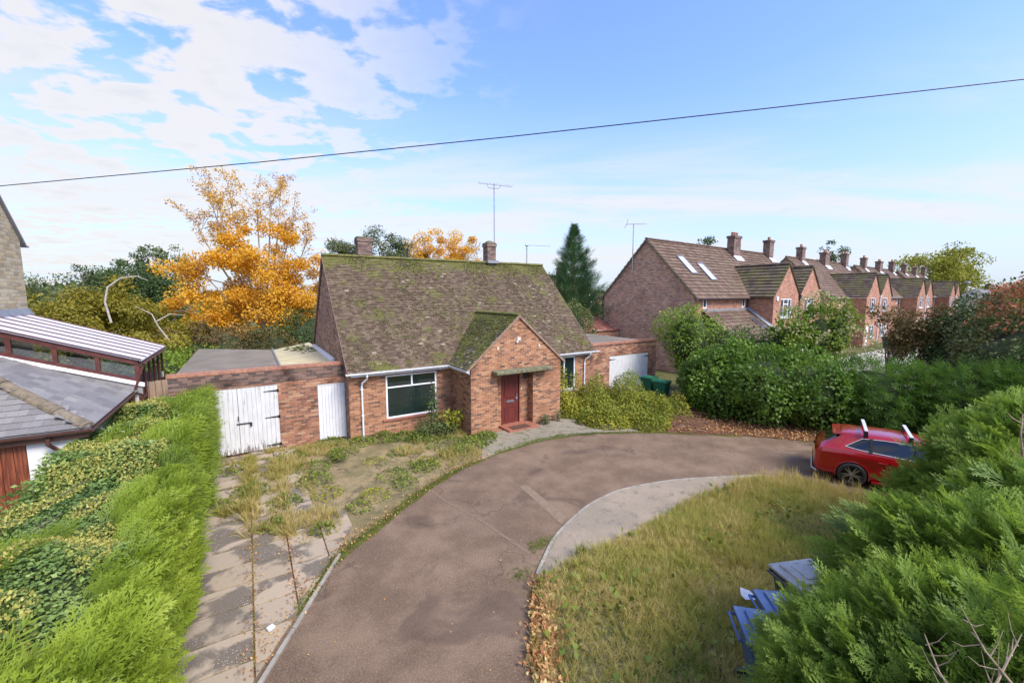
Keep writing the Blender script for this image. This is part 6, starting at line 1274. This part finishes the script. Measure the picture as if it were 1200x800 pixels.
# weeds on slabs and in the front garden
def rect(n,x0,x1,y0,y1,z=.02): return np.stack([R.uniform(x0,x1,n),R.uniform(y0,y1,n),np.full(n,z)],1)
def joint(n,x,y0,y1,w): 
    y=R.uniform(y0,y1,n); return np.stack([x+R.normal(0,w,n),y,np.full(n,.01)],1)
GARD=[(1.0,8.75),(2.69,9.65),(3.59,10.35),(4.71,10.95),(5.86,11.4),(6.6,11.75),(6.7,13.3),(6.6,15.1),(2.95,15.1),(2.9,15.7),(-.2,15.75),(-.2,10.5),(.6,9.4)]
P=rect(9000,-.3,6.7,8.7,15.8); P=P[in_poly(P,GARD)&(vnoise(P,1.5,41)>.52+.10*(P[:,0]<1.1))]; tufts('garden_dry_grass',P,.17*(.5+vnoise(P,2.2,42))*R.uniform(.5,1.3,len(P)),F_DRY,'straw coloured dry grass in the front garden','grass',sp=.5)
a_=joint(330,-.21,6.4,9.6,.012);b_=joint(700,-.21,9.6,15.4,.10);c_=joint(600,.43,8.6,15.0,.13);d_=joint(260,-1.18,9.8,15.2,.06);e_=joint(300,1.09,9.8,15,.12)
xj=[];
for (x0,x1,off) in ((-2.12,-1.19,.2),(-1.17,-.22,0),(-.20,.42,-.1)):
    for k in range(19):
        yj=3.3+off+k*.655; nn=int(10+20*max(0,(yj-8)/5)); xj.append(np.stack([R.uniform(x0,x1,nn),yj+R.normal(0,.012,nn),np.full(nn,.01)],1))
P=np.concatenate([a_,b_,c_,d_,e_,*xj]); tufts('slab_joint_grass',P,(.045+.20*np.clip((P[:,1]-9.2)/3,0,1)*vnoise(P,2.4,43))*R.uniform(.5,1.3,len(P)),F_DRY,'dry grass sprouting from the slab joints','grass',sp=.6)
P=np.concatenate([joint(90,-.21,10.2,14.6,.10),joint(110,.45,9.6,14.4,.14),rect(60,-.9,-.2,11.4,11.7),rect(90,.3,1.0,13.4,14.6)]); tufts('tall_garage_weeds',P,.36,F_DRY,'tall pale weeds standing in front of the white garage doors','weeds',sp=.6,wid=1.0)
def leafy(name,P,N,size,mat,label,cat='weeds',kind='stuff'): return tag(leafmesh(name,P,N,size,mat,spread=1.0,up=.5,cl=.5,cf=2.4),label,cat,kind=kind)
def mound(regions):
    out=[];nn=[]
    for (x,y,r,h,n) in regions:
        a=R.uniform(0,6.283,n); q=R.random(n)**.5; X=x+np.cos(a)*q*r; Y=y+np.sin(a)*q*r; Z_=h*(1-q**2)*R.uniform(.35,1,n)*(.55+.9*vnoise(np.stack([X,Y,X*0],1),3.2,44))+.02; out.append(np.stack([X,Y,Z_],1)); nn.append(np.stack([np.cos(a)*q,np.sin(a)*q,.9+0*q],1))
    return np.concatenate(out),norm(np.concatenate(nn))
P,N=mound([(3.1,14.9,.45,.20,350),(3.9,14.85,.5,.25,420),(4.6,14.6,.5,.22,420),(2.2,15.5,.5,.15,260),(5.0,14.2,.5,.3,500),(4.0,13.3,.4,.12,150),(2.4,14.2,.5,.18,240),(1.4,13.4,.5,.16,220),(5.6,13.2,.7,.2,380),(6.3,12.6,.6,.3,480),(6.9,12.9,.5,.3,300),(7.2,13.1,.4,.22,250),(5.6,12.3,.5,.14,200),(3.3,11.6,.5,.15,200),(4.3,11.7,.45,.18,260),(2.0,10.2,.3,.14,120),(1.1,9.6,.25,.14,100),(3.4,10.9,.4,.10,160),(-.2,12.6,.45,.3,200),(.5,11.4,.4,.3,200),(.2,10.3,.3,.25,120),(-.9,12.0,.4,.15,140),(1.3,12.4,.5,.25,220),(.9,14.6,.5,.25,200),(-.6,14.4,.4,.2,140)])
leafy('garden_weeds',P,N,.085,F_WEED,'low green weeds along the foot of the bungalow wall')
P,N=mound([(2.5,10.6,.4,.18,220),(4.4,12.0,.5,.16,220),(1.5,11.4,.4,.18,160),(3.1,12.9,.4,.14,120)]); leafy('yellow_weeds',P,N,.07,F_YWEED,'patches of yellowing weeds near the drive edge')
def clump_plant(name,label,cat,base,blobs,mat,n,size,stems=5,seed=0,yb=(0,0,0)):
    T=thing(name,label,cat,(base[0],base[1],0)); 
    P,N=ell_points([(base[0]+b[0],base[1]+b[1],*b[2:]) for b in blobs],n,.2); leafmesh('leaves',P,N,size,mat,T,spread=1.0,dirbias=yb,seed=seed)
    m=MB()
    for b in blobs:
        for k in range(stems): m.tube([(base[0]+random.uniform(-.1,.1),base[1]+random.uniform(-.1,.1),0),(base[0]+b[0]*.6,base[1]+b[1]*.6,b[2]*.6),(base[0]+b[0]+random.uniform(-.5,.5)*b[3],base[1]+b[1]+random.uniform(-.5,.5)*b[4],b[2]+b[5]*random.uniform(.3,.9))],[.014,.009,.004],5)
    shift(m.build('stems',BARK,T,uv=False),T); return T
clump_plant('young_shrub','slender dark green shrub growing in front of the big window','shrub',(5.55,14.35),[(0,0,.45,.48,.4,.5),(.05,0,1.0,.24,.22,.45),(.10,0,1.6,.12,.12,.55),(-.4,-.1,.3,.3,.3,.3),(.45,-.35,.3,.45,.35,.32)],F_MID,1500,.085)
clump_plant('vine_plant','young plant with bright yellow leaves in the porch corner','plant',(6.25,14.15),[(-.15,0,.75,.28,.25,.16),(.25,-.05,.7,.26,.2,.18),(-.05,-.2,.45,.3,.25,.14)],F_YWEED,170,.17)
clump_plant('climbing_plant','yellow-green climber on the right corner of the porch','climber',(11.25,13.6),[(0,0,.5,.35,.35,.5),(-.02,.05,1.1,.26,.26,.5),(0,.1,1.75,.22,.22,.5),(.25,-.1,.35,.4,.35,.35)],F_YWEED,1500,.085)
clump_plant('step_plant','small round green plant right of the porch step','plant',(9.95,13.15),[(0,0,.22,.24,.2,.22)],F_SILVER,420,.06)
clump_plant('pot_plant','small blue green plant at the porch wall corner','plant',(10.65,13.2),[(0,0,.25,.12,.1,.22)],F_SILVER,160,.06)
clump_plant('ragwort','small weed with yellow flowers in front of the white side door','weeds',(2.05,13.6),[(0,0,.22,.22,.2,.2),(.22,-.18,.2,.1,.1,.06)],F_WEED,300,.07)
BG=[(11.8,13.9,.9,.55),(12.6,13.0,1.1,.65),(13.4,14.1,1.0,.75),(13.3,12.0,1.1,.6),(14.4,12.9,1.2,.85),(14.4,11.4,1.0,.6),(15.4,13.0,1.0,.5),(16.0,12.0,.9,.32),(12.2,11.9,.9,.4),(13.4,10.8,.8,.35),(11.6,12.3,.5,.35),(15.3,10.9,.6,.6),(12.8,14.6,.5,1.0)]
P,N=mound([(x,y,r*1.05,h*1.75,int(2000*r*r*1.2)) for x,y,r,h in BG]); BR_=leafy('bramble_patch',P,N,.10,F_YWEED,'tangled yellow green brambles between the porch and the bank','brambles')
P,N=mound([(x,y,r,h*1.9,int(1300*r*r)) for x,y,r,h in BG]); leafy('green_brambles',P,N,.08,F_WEED,'greener bramble leaves mixed through the tangled patch','brambles')
clump_plant('tall_weed','tall leafy weed against the middle of the right garage door','weeds',(15.9,14.3),[(0,0,.8,.45,.35,.8),(.5,.0,1.0,.3,.3,.6)],F_LIGHT,650,.09)
clump_plant('tall_weed','thin leafy weed against the left of the right garage door','weeds',(15.2,14.2),[(0,0,.7,.25,.25,.7)],F_MID,300,.09)
clump_plant('tall_weed','dark reddish weed in the corner by the right downpipe','weeds',(14.3,14.6),[(0,0,.5,.4,.35,.5),(.4,-.2,.4,.4,.35,.4)],F_BROWNG,800,.08)
clump_plant('tall_weed','pale leafy weed in front of the green bins','weeds',(16.7,12.2),[(0,0,.25,.35,.3,.28),(.5,-.5,.25,.3,.3,.25)],F_WEED,600,.09)
m=MB()
for k in range(230):
    t=random.random(); b=Vector((16.4-2.6*t+random.gauss(0,.35),12.4-3.0*t*.9+random.gauss(0,.35),random.uniform(.02,.30*(1-t)+.05))); a=random.uniform(-.9,.5)-.7; L=random.uniform(.4,1.5); d=Vector((math.cos(a),math.sin(a),random.uniform(-.05,.18)))*L; r_=random.uniform(.004,.016)
    m.tube([b,b+d*.5+Vector((random.gauss(0,.06),random.gauss(0,.06),.06)),Vector((*(b+d).xy,max(.01,(b+d).z)))],[r_,r_*.8,r_*.4],5,rnd=random.random())
tag(m.build('cut_branches',F_REDWEED,uv=False),'heap of cut brown branches lying between the brambles and the hedge','branches',kind='stuff')
P,N=mound([(15.6,11.2,.7,.3,500),(14.7,10.3,.7,.2,400)]); leafy('withered_leaves',P,N,.07,F_LITTER,'withered brown leaves on the heap of cut branches','leaves')
# moss, porch path weeds and kerb tufts
P=np.c_[along([(6.6,11.5),(8.4,11.75),(9.65,11.66),(10.9,11.2),(13.2,9.9)],1100,.07,.05),np.zeros(1100)+.01]; tufts('path_edge_moss',P,.06,F_WEED,'mossy fringe along the kerb before the porch','moss',sp=.8,wid=1.6)
P=np.c_[along([(3.0,4.1),(3.87,5.45),(4.61,6.12),(5.42,6.72)],420,.035,0),np.zeros(420)+.01]; P2=np.c_[R.normal(4.95,.18,220),R.normal(6.62,.10,220),np.zeros(220)+.01]; P3=np.c_[R.normal(4.05,.13,120),R.normal(6.05,.12,120),np.zeros(120)+.01]
P4=np.c_[along([(.4,7.3),(1.37,8.7),(2.69,9.6),(3.59,10.3),(4.71,10.9),(5.86,11.35)],1700,.07,-.02),np.zeros(1700)+.01]
tufts('kerb_grass',np.concatenate([P,P2,P3,P4]),.055,F_WEED,'small grass and moss tufts growing at the kerbs','grass',sp=.8,wid=1.5)
P=np.c_[R.uniform(10.2,12.2,260),R.uniform(11.7,13.3,260),np.zeros(260)+.01]; P=P[vnoise(P,3,51)>.5]; tufts('path_weeds',P,.09,F_WEED,'weeds growing through the path right of the porch','weeds',sp=.8,wid=1.5)
P=np.c_[R.normal(5.35,.05,20),R.normal(5.80,.05,20),np.zeros(20)+.03]; tufts('apron_weed',P,.30,F_WEED,'single upright weed on the concrete apron edge','weeds',sp=.2,kind='thing')
# grass outside: beyond the boundaries
n=16000; P=np.stack([R.uniform(19,45,n),R.uniform(-4,16,n),np.zeros(n)],1); P=P[(vnoise(P,.5,71)>.62)&(P[:,0]>21)&((P[:,1]<2.5)|(P[:,1]>13.5))]; tufts('verge_grass',P,.2,F_WEED,'rough verge grass beside the neighbouring drive','grass')
